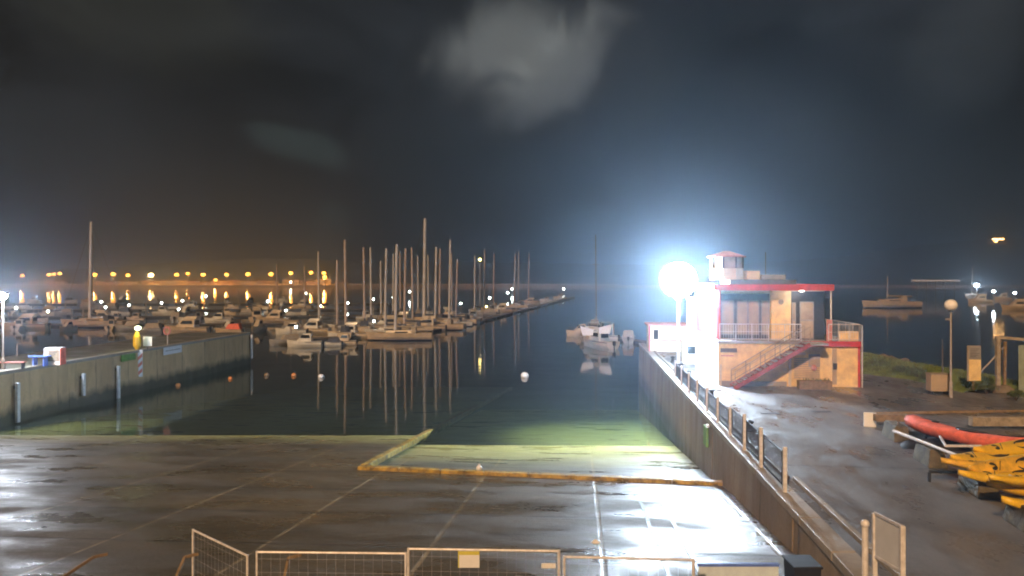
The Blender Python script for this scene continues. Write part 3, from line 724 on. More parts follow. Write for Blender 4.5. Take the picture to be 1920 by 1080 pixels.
# dock lights
dl_w = emit('dock_light_white', (.90, 1, .88), 50); dl_y = emit('dock_light_yellow', (1, .72, .2), 25)
DL = [(30,577,0),(90,584,0),(190,566,0),(198,576,0),(242,572,0),(303,568,0),(335,580,0),(342,564,0),(386,555,0),(502,565,0),(536,582,0),(555,613,0),(573,550,0),(601,574,0),(652,568,0),(700,561,0),(701,602,0),(728,597,0),(737,558,0),(768,547,0),(864,569,0),(912,575,1),(918,559,0),(952,549,0),(960,542,0),(1057,542,0)]
for i, (px, py, y) in enumerate(DL):
    zl = WL + (2.1 if py > 562 else 3.4)
    Y = (CAMZ-zl)*F/(py-HY); X = (px-960)/F*Y
    t = thing('dock_light', f"small glowing {'yellow' if y else 'white'} pontoon light, {ORD[i] if i < 20 else ['twenty-first','twenty-second','twenty-third','twenty-fourth','twenty-fifth','twenty-sixth'][i-20]} dock light from the left", 'dock light', (X, Y, WL), 0, 'lights on the pontoons')
    MB().bar((0,0,-1), (0,0,zl-WL-.16), .09, 6).build('post', 'pole', t)
    r = max(.22, Y*.0014)
    MB().ball((0,0,zl-WL), r, .9, 8).build('lamp_head', dl_y if y else dl_w, t)
    MB().lathe([(r*1.3,0),(r*.3,r*.7)], (0,0,zl-WL+r*.9), 8).build('hood', 'pole', t)
p = atY(900, 488, 235)
t = thing('mast_light', 'yellow light high on a slim mast past the front row', 'mast light', (p.x, 235, WL))
MB().bar((0,0,-1), (0,0,p.z-WL), .12, 6).build('post', 'alu', t); MB().ball((0,0,p.z-WL+.2), .42, 1, 8).build('lamp_head', dl_y, t)

# lights and jetty on the right water
t = thing('jetty', 'long white roofed jetty far out on the right-hand water', 'jetty', ((1712-960)/F*455, 455, WL))
wj = 88/F*455
mb = MB(); mb.box(0, wj, 0, 2.2, 9.3, 10.3)
mb.build('canopy', 'steel', t)
mb = MB(); mb.box(0, wj, 0, 2.2, 3.9, 4.2); mb.build('deck', 'tin', t)
mb = MB()
for i in range(11): x = wj*i/10; mb.bar((x,-.1,4.2),(x,-.1,9.3),.05,4)
mb.bar((0,-.1,5.4),(wj,-.1,5.4),.09,5)
mb.build('railing', 'steel', t)
for i in range(5): x = wj*(i+.5)/5; MB().bar((x,1,-7),(x,1,9.3),.16,8).build('pile', 'mesh', t)
cool = emit('cool_white_lamp', (.82, .93, 1), 160)
p = atY(1831, 535, 455)
t = thing('jetty_lamp', 'bright white lamp past the end of the jetty on the right', 'lamp', (p.x, 455, WL))
MB().bar((0,0,-6),(0,0,p.z-WL-.8),.2,8).build('post', 'pole', t); MB().ball((0,0,p.z-WL),1.3,.8,10).build('lamp_head', cool, t); point((0,-1.8,p.z-WL), 9000, (.8,.9,1), .8, parent=t)
for px, py, lab in ((1863,546,'small white light left of the tan cruiser on the right water'), (1903,549,'small white light above the tan cruiser at the right edge')):
    p = atY(px, py, 320)
    t = thing('boat_light', lab, 'lamp', (p.x, 320, WL), 0, 'lights over the right water')
    MB().bar((0,0,-6),(0,0,p.z-WL-.3),.12,8).build('post', 'pole', t); MB().ball((0,0,p.z-WL),.6,.6,8).build('lamp_head', cool, t)

# buoys
def buoy(px, py, r, m, lab):
    p = at(px, py, WL); t = thing('mooring_buoy', lab, 'buoy', (p.x, p.y, WL), 0, 'mooring buoys')
    MB().ball((0,0,r*.35), r, .9, 14).build('float', m, t, smooth=True); MB().lathe([(r*.28,0),(r*.22,r*.3)], (0,0,r*1.15), 10).build('cap', 'black', t)
buoy(984, 707, .42, 'paper', 'big white mooring buoy alone in the middle of the basin')
buoy(602, 708, .30, 'paper', 'white buoy under the marina masts, right one of the four small buoys')
buoy(551, 705, .27, 'orange', 'orange buoy left of the white buoy')
buoy(500, 705, .27, 'wood', 'brown buoy just off the end of the left pier')
buoy(432, 711, .22, 'orange', 'small orange buoy close to the left pier wall')
buoy(334, 724, .24, 'orange', 'orange buoy below the white plate on the pier wall')

# ------------------------------------------------------------------ main floodlight
flood_em = emit('floodlight_bloom', (.60, .80, 1), 540)
fp = at(1272, 702, 0)
fl = thing('floodlight_mast', 'dazzling white floodlight mast with added bloom ball on the harbour wall beside red roofed building', 'floodlight', (fp.x, fp.y, 0))
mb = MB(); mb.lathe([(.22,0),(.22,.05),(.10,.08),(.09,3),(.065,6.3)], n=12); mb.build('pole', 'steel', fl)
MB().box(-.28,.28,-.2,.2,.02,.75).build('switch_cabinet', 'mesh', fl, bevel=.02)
MB().lathe([(.16,5.05),(.30,5.12),(.30,5.2),(.12,5.26)], n=16).build('bloom_ball_ring', 'mesh', fl)
MB().ball((0,0,6.42), 1.22, .95, 20).build('bloom_ball', flood_em, fl, smooth=True)  # glowing ball, ring and cap added, sized to the floodlight's bloom
MB().lathe([(.3,7.56),(.26,7.66),(.05,7.7)], n=16).build('bloom_ball_cap', 'mesh', fl)
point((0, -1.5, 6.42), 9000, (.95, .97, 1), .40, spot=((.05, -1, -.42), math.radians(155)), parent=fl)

# beacon column and kiosk on the quay's end
bp = at(1300, 682, 0)
bc = thing('beacon_column', 'white column rising from a small cabin with a dark window behind the floodlight', 'beacon', (bp.x, bp.y, 0), -A)
MB().box(-.75,.75,0,1.5,0,1.75).build('cabin', 'plasterw', bc, bevel=.03)
MB().box(-.45,.35,-.03,0,.75,1.35).build('window', 'darkglass', bc)
mb = MB(); mb.lathe([(.42,1.75),(.38,4.9),(.5,4.95),(.5,5.1)], (0,.75,0), 16); mb.build('column', 'steel', bc)
mb = MB(); mb.lathe([(.2,5.1),(.2,5.5),(.05,5.7)], (0,.75,0), 12); mb.build('lantern', 'darkglass', bc)
kp = at(1214, 659, 0)
ks = thing('kiosk', 'pale kiosk with red corner posts at the far end of the harbour wall', 'kiosk', (kp.x+.2, kp.y, 0), -A)
MB().box(0,3.6,0,3,0,2.3).build('wall', 'plasterw', ks)
rf = MB().box(-.2,3.8,-.25,3.2,2.3,2.45).build('roof', 'pink', ks, bevel=.02)
for x in (0,3.6): MB().box(x-.08,x+.08,-.08,.06,0,2.3).build('corner_post', 'red', ks)
MB().box(.35,.75,-.04,0,1.1,1.95).build('window', 'darkglass', ks)
f = MB().box(2.0,2.9,-.04,0,1.2,1.95).build('shutter', 'plasterw', ks)
mb = MB()
for i in range(5): mb.box(2.02,2.88,-.07,-.04,1.25+.14*i,1.29+.14*i)
mb.build('slat', 'grey', f)
MB().box(0.1,3.5,-.05,0,.95,1.02).build('dado', 'red', ks)

# ------------------------------------------------------------------ harbour office
O = Vector((12.55, 44.4, 0))
hb = thing('harbour_office', 'two storey cream harbour office with red trim, outside stair and roof lookout', 'building', O, -A)
hb.scale = (.93, 1, 1)
LW = 8.75; D1 = 9.0; FZ = 2.72                    # lower width, depth, floor height
UW = 7.1; SB = 1.25; RZ = 6.0                     # upper width, set-back, eaves
lowr = MB().box(0, LW, 0, D1, 0, FZ-.16).build('lower_wall', 'plaster', hb)
MB().box(-.012, 0, -.0, D1, 0, FZ-.16).build('side_wall', 'plasterw', hb)
MB().box(-.05, LW+.08, -.12, D1, FZ-.16, FZ).build('balcony_slab', 'grey', hb)
MB().box(5.35, LW+.12, -.17, -.122, FZ-.30, FZ+.02).build('red_band', 'red', hb)
for x0, x1 in ((LW-.02, LW+.10),):
    MB().box(x0, x1, -.10, .08, 0, FZ-.31).build('corner_post', 'red', hb)
MB().box(LW+.16, LW+.21, -.2, -.14, 0, FZ+1.0).build('downpipe', 'steel', hb)
# lower front details
v = MB().box(.12, 1.15, -.05, 0, 2.02, 2.26).build('vent', 'mesh', hb)
mb = MB()
for i in range(3): mb.box(.14, 1.13, -.07, -.05, 2.04+.075*i, 2.07+.075*i)
mb.build('louvre', 'grey', v)
MB().box(.15, .95, -.02, 0, 1.78, 1.84).build('trim', 'pink', hb)
MB().box(0, 4.3, -.02, 0, 0, .28).build('plinth', 'grey', hb)
# shutter bay
b = MB().box(4.55, 6.55, -.06, 0, .1, 2.1).build('shutter_bay', 'plaster', hb)
mb = MB()
for i in range(11): mb.box(4.75, 6.35, -.10, -.06, .5+.115*i, .5+.115*i+.07)
mb.build('shutter', 'tan', b, bevel=.01)
MB().box(4.42, 4.56, -.16, 0, 0, 2.0).build('pilaster', 'plasterw', hb)
MB().box(4.1, 5.35, -.5, 0, 1.95, 2.05).build('canopy', 'plasterw', hb)
w_ = MB().box(5.65, 6.35, -.12, -.10, 1.2, 1.95).build('window', 'grey', hb)
MB().box(5.72, 6.28, -.14, -.121, 1.27, 1.88).build('pane', 'pane', w_)
dn = MB().box(7.15, 7.42, -.05, 0, .15, 2.3).build('service_door', 'tan', hb)
MB().box(7.18, 7.42, -.10, -.05, 1.05, 1.42).build('meter_box', 'black', dn)
# upper storey
UY = SB
MB().box(.15, UW, UY, D1, FZ+.002, RZ-.02).build('upper_wall', 'plasterw', hb)
MB().box(.10, .148, UY-.05, D1, FZ+.01, RZ-.02).build('side_cladding', 'red', hb)
MB().box(0.0, .16, UY-1.1, UY-.95, FZ, RZ-.25).build('veranda_post', 'red', hb)
MB().box(.16, 3.55, UY-.03, UY, FZ+.01, RZ-.45).build('dark_frame', 'mesh', hb)
for x0, x1 in ((.42,1.22),(1.42,2.12),(2.17,2.86),(3.02,3.52)):
    wn = MB().box(x0, x1, UY-.07, UY-.03, FZ+.28, FZ+2.42).build('window', 'grey', hb)
    MB().box(x0+.05, x1-.05, UY-.085, UY-.071, FZ+.33, FZ+2.37).build('pane', 'pane', wn)
MB().box(3.58, 4.85, UY-.35, UY, FZ+.01, RZ-.26).build('pier', 'plaster', hb)
MB().lathe([(.16,0),(.16,.05)], n=20).build('wall_plaque', 'wood', hb).matrix_local = Matrix.Translation((4.2, UY-.35, 5.05)) @ Matrix.Rotation(PI/2, 4, 'X')
MB().box(4.85, UW-.002, UY-.03, UY, FZ+.01, RZ-.3).build('dark_frame', 'mesh', hb)
for x0, x1, h in ((5.0,5.25,2.3),(5.5,6.4,2.35)):
    wn = MB().box(x0, x1, UY-.07, UY-.03, FZ+.05, FZ+h).build('door', 'grey', hb)
    MB().box(x0+.06, x1-.06, UY-.085, UY-.071, FZ+1.25, FZ+h-.06).build('pane', 'pane', wn)
    MB().box(x0+.06, x1-.06, UY-.085, UY-.071, FZ+.1, FZ+1.15).build('panel', 'tan', wn)
# roof
MB().box(-.25, UW+.12, .0, D1+.3, RZ-.02, RZ+.12).build('roof', 'roofm', hb)
MB().box(-.27, UW+.16, -.06, .0, RZ-.24, RZ+.14).build('fascia', 'red', hb)
MB().box(-.31, -.25, .0, D1+.3, RZ-.24, RZ+.14).build('side_fascia', 'red', hb)
MB().box(UW+.12, UW+.18, .0, D1+.3, RZ-.24, RZ+.14).build('side_fascia', 'red', hb)
MB().box(-.25, UW+.12, .0, D1+.3, RZ-.05, RZ-.021).build('soffit', 'grey', hb)
MB().box(UW-.04, UW+.03, .02, .09, FZ+.02, RZ-.05).build('veranda_post', 'steel', hb)
wl = emit('bulkhead_lamp', (1, .93, .8), 14)
MB().ball((5.35, .35, RZ-.22), .17, .55, 12).build('bulkhead_lamp', wl, hb); point((5.35, .3, RZ-.5), 45, (1,.85,.65), .12, parent=hb)
# roof structures: grey plant strip and lookout
MB().box(1.2, 5.6, 2.2, 5.5, RZ+.12, RZ+.42).build('roof_plinth', 'roofm', hb)
lk = MB().prism([(.35+1.15*math.cos(PI/8+i*PI/4)+.9, 3.6+1.15*math.sin(PI/8+i*PI/4)) for i in range(8)], RZ+.42, RZ+1.15).build('lookout', 'plasterw', hb)
def octo(r, z0, z1, name, m, par, x=1.25):
    return MB().prism([(x+r*math.cos(PI/8+i*PI/4), 3.6+r*math.sin(PI/8+i*PI/4)) for i in range(8)], z0, z1).build(name, m, par)
octo(1.08, RZ+1.15, RZ+1.88, 'window_band', 'pane', lk)
for i in range(8):
    a = PI/8+i*PI/4; x, y = 1.25+1.11*math.cos(a), 3.6+1.11*math.sin(a); MB().box(x-.05, x+.05, y-.05, y+.05, RZ+1.15, RZ+1.9).build('mullion', 'mesh', lk)
MB().lathe([(1.35,0),(1.35,.08),(.2,.42)], (1.25,3.6,RZ+1.88), 8).build('cap_roof', 'pink', lk)
MB().box(2.5, 3.4, 3.0, 4.2, RZ+.42, RZ+1.0).build('roof_tank', 'plasterw', hb, bevel=.04)
MB().box(3.5, 5.2, 3.2, 4.0, RZ+.42, RZ+.75).build('roof_unit', 'grey', hb, bevel=.04)
MB().bar((3.9,3.5,RZ+.4),(3.9,3.5,RZ+2.2),.025,6).build('aerial', 'wire', hb)
# railing along the balcony
def railing(x0, x1, y, z, n, h=1.02, post='steel', parent=hb, bars=True, name='balcony_railing'):
    r = MB(); r.bar((x0,y,z+h),(x1,y,z+h),.028,6); r.bar((x0,y,z+.12),(x1,y,z+.12),.018,6); r.bar((x0,y,z+h*.55),(x1,y,z+h*.55),.014,6)
    for i in range(n+1): x = x0+(x1-x0)*i/n; r.bar((x,y,z),(x,y,z+h),.022,6)
    o = r.build(name, post, parent)
    if bars:
        r = MB(); k = int(abs(x1-x0)/.16)
        for i in range(k): x = x0+(x1-x0)*(i+.5)/k; r.bar((x,y,z+.12),(x,y,z+h),.009,4)
        r.build('baluster', post, o)
railing(.05, 5.2, -.05, FZ, 5); railing(UW-.2, LW+.1, -.05, FZ, 3)
mb = MB(); mb.bar((LW+.1,-.05,FZ+1.02),(LW+.1,D1-.2,FZ+1.02),.028,6)
for i in range(8): mb.bar((LW+.1,-.05+i*1.2,FZ),(LW+.1,-.05+i*1.2,FZ+1.02),.022,6)
mb.build('balcony_railing', 'steel', hb)
MB().box(UW+.45, LW+.04, .02, .06, FZ+.02, FZ+.62).build('balcony_panel', 'plaster', hb)
MB().box(UW-.3, UW+.05, .0, .04, FZ+.02, FZ+1.3).build('red_screen', 'pink', hb)
# stair: foot at left, rising right along the front
SY0, SY1 = -1.35, -.25; xs, xe = .75, 5.35; ns = 15
st = MB()
for i in range(ns):
    x = xs+(xe-xs)*i/ns; z = FZ*(i+1)/ns; st.box(x, x+(xe-xs)/ns+.03, SY0+.05, SY1-.05, z-.05, z)
st.build('stair_tread', 'grey', hb)
for y in (SY0, SY1):
    MB().beam((xs-.05, y, .02), (xe, y, FZ-.08), .07, .24).build('stringer', 'dullred', hb)
    r = MB(); r.bar((xs,y,1.0),(xe,y,FZ+.95),.03,6); r.bar((xs,y,.62),(xe,y,FZ+.55),.016,6); r.bar((xs,y,.32),(xe,y,FZ+.25),.016,6)
    for i in range(6): t_ = i/5; x = xs+(xe-xs)*t_; r.bar((x,y,FZ*t_),(x,y,FZ*t_+.98),.024,6)
    r.build('handrail', 'canvas2', hb)
MB().box(xe, xe+1.1, SY0-.03, -.122, FZ-.14, FZ-.01).build('landing', 'grey', hb)
MB().box(.05, .16, -.16, -.04, 0, 1.3).build('pilaster', 'plasterw', hb)
# objects before the office
def wtb(x, y, z=0): p = Matrix.Rotation(-A, 4, 'Z') @ Vector((x, y, z)); return p + O
p = wtb(4.4, -1.25)
pl = thing('planter', 'brown wooden planter box with low plants before the office shutter', 'planter', p, -A)
mb = MB(); mb.box(0,1.85,0,.6,0,.5); mb.build('box', 'wood', pl, bevel=.02)
mb = MB()
for i in range(120):
    x, y = R.uniform(.05,1.8), R.uniform(.05,.55); a = R.uniform(0,6.28); h = R.uniform(.08,.22)
    mb.add([(x,y,.48),(x+.06*math.cos(a),y+.06*math.sin(a),.48+h*.6),(x+.1*math.cos(a+.4),y+.1*math.sin(a+.4),.48+h)],[(0,1,2)])
mb.build('plants', 'leaf', pl)
for i, (x, y, lab) in enumerate(((5.95,-.42,'pink mooring float hanging under the office shutter window'),)):
    p = wtb(x*.93, y+.22, 1.15); fo = MB().ball((0,0,0), .16, 1.2).build('hanging_float', 'pink', loc=p, smooth=True); tag(fo, lab, 'float')

# ------------------------------------------------------------------ railing on the harbour wall
gp = 'guard rail sections on the harbour wall'
ysec = [21.9, 24.8, 27.3, 29.9, 32.6, 35.4, 38.3, 41.3, 44.3, 47.2]
rs = None
for i in range(len(ysec)-1):
    y0, y1 = ysec[i], ysec[i+1]
    t = thing('guard_rail', f"{'pale steel' if i < 3 else 'dark'} guard rail section on the harbour wall, {ORD[i]} from the near end", 'guard rail', (edgeR(y0)+.2, y0, .05), -A, gp)
    ln = (y1-y0)/cA
    h = 1.35 if i < 3 else 1.15
    MB().box(-.055,.055,-.055,.055,0,h).build('post', 'galv', t, bevel=.01)
    fr = MB()
    fr.bar((0,.3,h*.86),(0,ln-.35,h*.86),.025,6); fr.bar((0,.3,.16),(0,ln-.35,.16),.025,6); fr.bar((0,.3,.16),(0,.3,h*.86),.025,6); fr.bar((0,ln-.35,.16),(0,ln-.35,h*.86),.025,6)
    fr.build('panel_frame', 'mesh', t)
    br = MB(); k = 16
    for j in range(k): y = .3+(ln-.65)*(j+.5)/k; br.bar((0,y,.16),(0,y,h*.86),.012,4)
    br.build('panel_bar', 'mesh', t)
y0 = ysec[-1]
tag(MB().box(-.055,.055,-.055,.055,0,1.15).build('rail_post', 'galv', loc=(edgeR(y0)+.2, y0, .05), rz=-A), 'single end post of the guard rail next to the floodlight mast', 'post')
for i, (Y, lab) in enumerate(((31.0,'low dark mooring bollard near the third rail post'), (40.0,'dark mooring bollard opposite the office stair'), (48.3,'dark mooring bollard at the floodlight foot'), (57,'dark mooring bollard beyond the floodlight'))):
    t = thing('bollard', lab, 'bollard', (edgeR(Y)+1.25, Y, 0), 0, 'mooring bollards on the quay')
    MB().lathe([(.2,0),(.2,.04),(.12,.08),(.11,.3),(.17,.36),(.17,.42),(.05,.46)], n=14).build('cast_body', 'black', t, smooth=False)
# pale patch plate and outlet on the wall face, ladder
def wallplate(name, Y, z0, z1, ln, m, lab, cat, side='R', th=.05):
    x = edgeR(Y)-.30 if side == 'R' else edgeL(Y)+.34
    if side == 'R': x = edgeR(Y) - .06 - .25*(-z1/12) - .12
    else: x = edgeL(Y) + .06 + .3*(-z0/12)
    o = MB().box(0, th+.06, 0, ln, z0, z1).build(name, m, loc=(x, Y, 0), rz=-A, bevel=.01); return tag(o, lab, cat)
wallplate('wall_plate', 33.4, -1.25, -.35, .8, 'green', 'greenish pale repair plate high on the right harbour wall', 'plate')
wallplate('wall_plate', 75-41.8, -.3+.0, -.19, .0+.3, 'steel', 'small pale cleat plate under the coping of the right harbour wall', 'plate')

# ------------------------------------------------------------------ slipway barriers in the foreground
def barrier(p, q, h, lab, mesh_=True, grp='mesh fence panels at the foot of the picture', sign=None):
    p, q = Vector(p), Vector(q); ln = (q-p).length; rz = math.atan2(q.y-p.y, q.x-p.x)
    t = thing('mesh_fence', lab, 'fence panel', p, rz, 'tubular fence panels across the slipway')
    dz = (q.z-p.z)
    mb = MB(); S = Matrix.Identity(3)
    mb.bar((0,0,0),(0,0,h),.026,8); mb.bar((ln,0,dz),(ln,0,h+dz),.026,8); mb.bar((0,0,h-.02),(ln,0,h+dz-.02),.022,8); mb.bar((0,0,.12),(ln,0,.12+dz),.022,8)
    mb.build('tube_frame', 'galv', t)
    mb = MB(); k = int(ln/.17)
    for i in range(k):
        f_ = (i+.5)/k; mb.bar((ln*f_,0,.12+dz*f_),(ln*f_,0,h-.02+dz*f_),.0014,4)
    for i in range(7):
        z = .12+(h-.14)*(i+.5)/7; mb.bar((0,0,z),(ln,0,z+dz),.0014,4)
    mb.build('wire_mesh', 'galv', t)
    for x, zz in ((.0,0),(ln,dz)):
        MB().box(x-.12,x+.12,-.33,.33,zz-.02,zz+.12).build('foot_block', 'black', t, bevel=.02)
    return t
h = 2.0
def onr(px, py, Y): # top point at px,py, stands on the ramp
    v = atY(px, py, Y); return v
def fpair(p1, p2, Y1, Y2, lab):
    a, b = atY(*p1, Y1), atY(*p2, Y2); a0 = Vector((a.x, a.y, rampz(a.y))); b0 = Vector((b.x, b.y, rampz(b.y)))
    hh = a.z - a0.z
    return barrier(a0, b0, hh, lab), a0, b0, hh
f1, *_ = fpair((482,1033), (761,1038), 13.6, 13.5, 'tubular mesh fence panel in the middle left without any sign')
f2, a0, b0, hh = fpair((766,1027), (1048,1040), 13.35, 13.2, 'tubular mesh fence panel carrying the square yellow and white sign')
f3, *_ = fpair((1058,1042), (1300,1052), 13.3, 13.1, 'tubular mesh fence panel right of the signed panel')
f0, *_ = fpair((362,992), (464,1035), 15.6, 13.65, 'tubular mesh fence panel standing at an angle on the far left')
# signs hang on panel 2
def hangsign(px0, px1, py0, py1, Y, m, lab, top=None):
    a, b = atY(px0, py0, Y), atY(px1, py1, Y)
    t = thing('fence_sign', lab, 'sign', (a.x, Y, b.z), 0)
    w_, h_ = b.x-a.x, a.z-b.z
    MB().box(0, w_, -.012, .0, 0, h_).build('board', m, t)
    if top: MB().box(0, w_, -.018, -.013, h_*.78, h_).build('header', top, t); MB().box(-.02, 0, -.015, .0, 0, h_).build('edge_strip', top, t)
    return t, w_, h_
hangsign(861, 899, 1033, 1064, 13.22, 'paper', 'square white sign with yellow header hung on the fence panel', 'papery')
hangsign(1015, 1042, 1056, 1065, 13.12, 'paper', 'small white plate near the right post of the signed fence panel')
# blue and white board and black bin at the foot of the wall
p = atY(1310, 1062, 14.2)
t = thing('barrier_board', 'long pale board with blue top edge at the foot of the harbour wall', 'board', (p.x, 14.2, rampz(14.2)), 0)
wd = 150/F*14.2; hb_ = p.z-rampz(14.2)
MB().box(0,wd,0,.05,.1,hb_).build('board', 'bluew', t); MB().box(-.01,wd+.01,-.012,.062,hb_,hb_+.05).build('top_edge', 'blue', t)
for x in (.1, wd-.15): MB().box(x,x+.07,.06,.12,0,hb_).build('leg', 'steel', t)
p = atY(1490, 1062, 14.6)
t = thing('waste_bin', 'black bin against the harbour wall', 'bin', (p.x, 14.6, rampz(14.6)))
wd = 50/F*14.6; hb_ = p.z-rampz(14.6)
MB().add([(0.05,0.05,0),(wd-.05,.05,0),(wd-.05,.55,0),(.05,.55,0),(0,0,hb_-.06),(wd,0,hb_-.06),(wd,.6,hb_-.06),(0,.6,hb_-.06)],[(0,3,2,1),(4,5,6,7),(0,1,5,4),(1,2,6,5),(2,3,7,6),(3,0,4,7)]).build('body', 'black', t)
MB().box(-.03,wd+.03,-.04,.64,hb_-.055,hb_).build('lid', 'black', t, bevel=.02)
# leaning bars low left
for i, (a, b, Y, lab) in enumerate((((176,1044),(118,1082),14.6,'bent pale bar leaning at the lower left corner of the slipway'), ((347,1044),(330,1084),14.4,'pale bar standing beside the angled fence panel'), ((541,1046),(533,1084),14.2,'pale bar standing behind the plain fence panel'))):
    p, q_ = atY(*a, Y), atY(*b, Y-.4); zb = rampz(q_.y)
    f_ = (zb-p.z)/(q_.z-p.z); q2 = p.lerp(q_, f_)
    mb = MB(); mb.beam(q2, p, .05, .05); mb.beam(p, p+Vector((.22,.1,.02)), .05, .05)
    tag(mb.build('prop_bar', 'yel2' if i < 0 else 'wood'), lab, 'bar', 'prop bars by the fence')

# ------------------------------------------------------------------ quay edge: post and white panel frame near camera
p = at(1690, 1165, 0)
t = thing('frame_barrier', 'white panelled tubular barrier standing on the quay at the lower right', 'barrier', (0,0,0), 0)
a0 = atY(1640, 962, 11.6); b0 = atY(1692, 992, 10.6)
a0g, b0g = Vector((a0.x, a0.y, 0)), Vector((b0.x, b0.y, 0))
hA = a0.z
t.location = a0g; dv = b0g-a0g; t.rotation_euler = (0,0,math.atan2(dv.y, dv.x)); ln = dv.length
mb = MB(); mb.beam((0,0,0),(0,0,hA),.07,.07); mb.beam((ln,0,0),(ln,0,b0.z+.05),.07,.07); mb.beam((0,0,hA),(ln,0,b0.z+.03),.04,.05); mb.beam((0,0,hA-.68),(ln,0,b0.z-.62),.04,.05); mb.build('tube_frame', 'galv', t, bevel=.01)
MB().add([(.05,.012,hA-.66),(ln-.05,.012,b0.z-.6),(ln-.05,.012,b0.z-.02),(.05,.012,hA-.04),(.05,-.012,hA-.66),(ln-.05,-.012,b0.z-.6),(ln-.05,-.012,b0.z-.02),(.05,-.012,hA-.04)],[(0,1,2,3),(7,6,5,4),(0,4,5,1),(1,5,6,2),(2,6,7,3),(3,7,4,0)]).build('panel', 'paper', t)
for x in (0, ln): MB().box(x-.05,x+.05,-.35,.35,0,.05).build('foot', 'black', t)
q0 = atY(1622, 982, 11.9)
t = thing('post', 'single pinkish steel post left of the white panelled barrier', 'post', (q0.x, q0.y, 0))
MB().bar((0,0,0),(0,0,q0.z-.04),.05,10).build('shaft', 'galv', t); MB().ball((0,0,q0.z),.07,1).build('cap', 'galv', t); MB().box(-.12,.12,-.12,.12,0,.03).build('base_plate', 'galv', t)

# ------------------------------------------------------------------ boat park on the right
bd = Vector((.17, 1, 0)).normalized()
bl = [((1668,842),'farthest'),((1738,892),'second farthest'),((1822,948),'third farthest'),((1912,1010),'nearest')]
GB = 'concrete ballast blocks along the boat park'
labs = ['mossy concrete block under the white end plate of the boat park', 'mossy concrete block under the white pole', 'concrete block with a dark hollow beside the yellow kayak tips', 'nearest mossy concrete block at the right picture edge']
for (px, py), lab in zip([(1664,822),(1725,868),(1812,922),(1905,990)], labs):
    p = at(px, py, 0)
    t = thing('ballast_block', lab, 'concrete block', p, -A-.08, GB)
    s = [(-.10,0),(2.3,0),(2.15,.62),(.10,.62)]
    mb = MB(); L_ = 1.55
    mb.add([(0,-L_/2,0),(.62,-L_/2,0),(.62,L_/2,0),(0,L_/2,0),(.09,-L_/2+.12,.62),(.55,-L_/2+.12,.62),(.55,L_/2-.12,.62),(.09,L_/2-.12,.62)],[(0,3,2,1),(4,5,6,7),(0,1,5,4),(1,2,6,5),(2,3,7,6),(3,0,4,7)])
    mb.build('block', 'stone', t, bevel=.04)
    MB().bar((.3,-.25,.6),(.3,-.25,.7),.025,6).build('lifting_eye', 'wire', t)
# long rails
def lay(name, p, q, w_, h_, m, lab, cat, grp=None):
    o = MB().beam(Vector(p), Vector(q), w_, h_).build(name, m, bevel=.012); return tag(o, lab, cat, grp)
pa, pb = at(1676, 808, .70), at(1925, 905, .72)
mb = MB(); mb.bar(pa, pa.lerp(pb, .42), .065, 10, .055); mb.bar(pa.lerp(pb,.42), pb+(pb-pa)*.15, .055, 10, .045)
tag(mb.build('spar', 'steel'), 'long white spar lying along the concrete blocks', 'spar')
e = at(1631, 800, 0)
tag(MB().box(-.25,.25,-.04,.04,0,.62).build('end_plate', 'paper', loc=e, rz=-.3, bevel=.01), 'upright white plate at the far corner of the boat park', 'plate')
r1a, r1b = at(1640, 783, .45), at(1712, 783, .45)
lay('timber_beam', r1a, at(1705, 783, .45), .3, .3, 'wood', 'short timber beam between the white plate and the red kayak', 'timber beam', 'timber beams')
lay('timber_beam', at(1820, 790, .35), at(2000, 790, .35), .3, .38, 'canvas2', 'long pale timber beam behind the red kayak', 'timber beam', 'timber beams')
lay('timber_beam', at(1640, 775, .1), at(2000, 769, .1), .12, .12, 'wood', 'thin low timber rail at the back of the boat park', 'timber beam', 'timber beams')

def kayak(Ln, B, H, m, lab, p, rz, tilt=0, pitch=0, blunt=0, grp=None):
    t = thing('kayak', lab, 'kayak', p, rz, grp); t.rotation_euler = (tilt, pitch, rz)
    secs = []; n = 18
    for i in range(n+1):
        s0 = i/n; s = blunt+(1-blunt)*s0; wv = max(.02, B/2*math.sin(PI*min(1,max(0,s)))**.6); z = H*(.62 + .40*abs(2*s-1)**2.5)
        x = (s0-.5)*Ln; kz = H*.85*abs(2*s-1)**3.5
        secs.append([(x,-wv*.75,z),(x,-wv,z*.72),(x,-wv*.7,kz+.05*(1-kz)),(x,0,kz),(x,wv*.7,kz+.05*(1-kz)),(x,wv,z*.72),(x,wv*.75,z),(x,0,z+.05)])
    MB().loft(secs).build('hull', m, t, smooth=True)
    mb = MB(); n = 20; zc = H*.68
    for i in range(n):
        a, b = 2*PI*i/n, 2*PI*(i+1)/n
        mb.bar((.55*math.cos(a),B*.30*math.sin(a),zc),(.55*math.cos(b),B*.30*math.sin(b),zc),.025,5)
    mb.build('cockpit_rim', 'black', t)
    mb = MB(); mb.prism([(.5*math.cos(2*PI*i/n), B*.27*math.sin(2*PI*i/n)) for i in range(n)], zc-.05, zc+.006); mb.build('cockpit_well', 'mesh', t)
    for s in (-1,1): MB().lathe([(.13,0),(.13,.035),(.10,.05)], (s*Ln*.30,0,H*.72), 12).build('hatch', 'black', t)
    for s in (-1,1):
        for k in (.25,.36): MB().bar((s*Ln*k-.1,-B*.2,H*.80),(s*Ln*k+.1,B*.2,H*.80),.012,4).build('deck_line', 'black', t)
    return t
GK = 'yellow kayaks stacked in the boat park'
p1, p2 = at(1708, 790, .7), at(1955, 842, .75)
mid = (p1+p2)/2
rk = math.atan2(p2.y-p1.y, p2.x-p1.x)
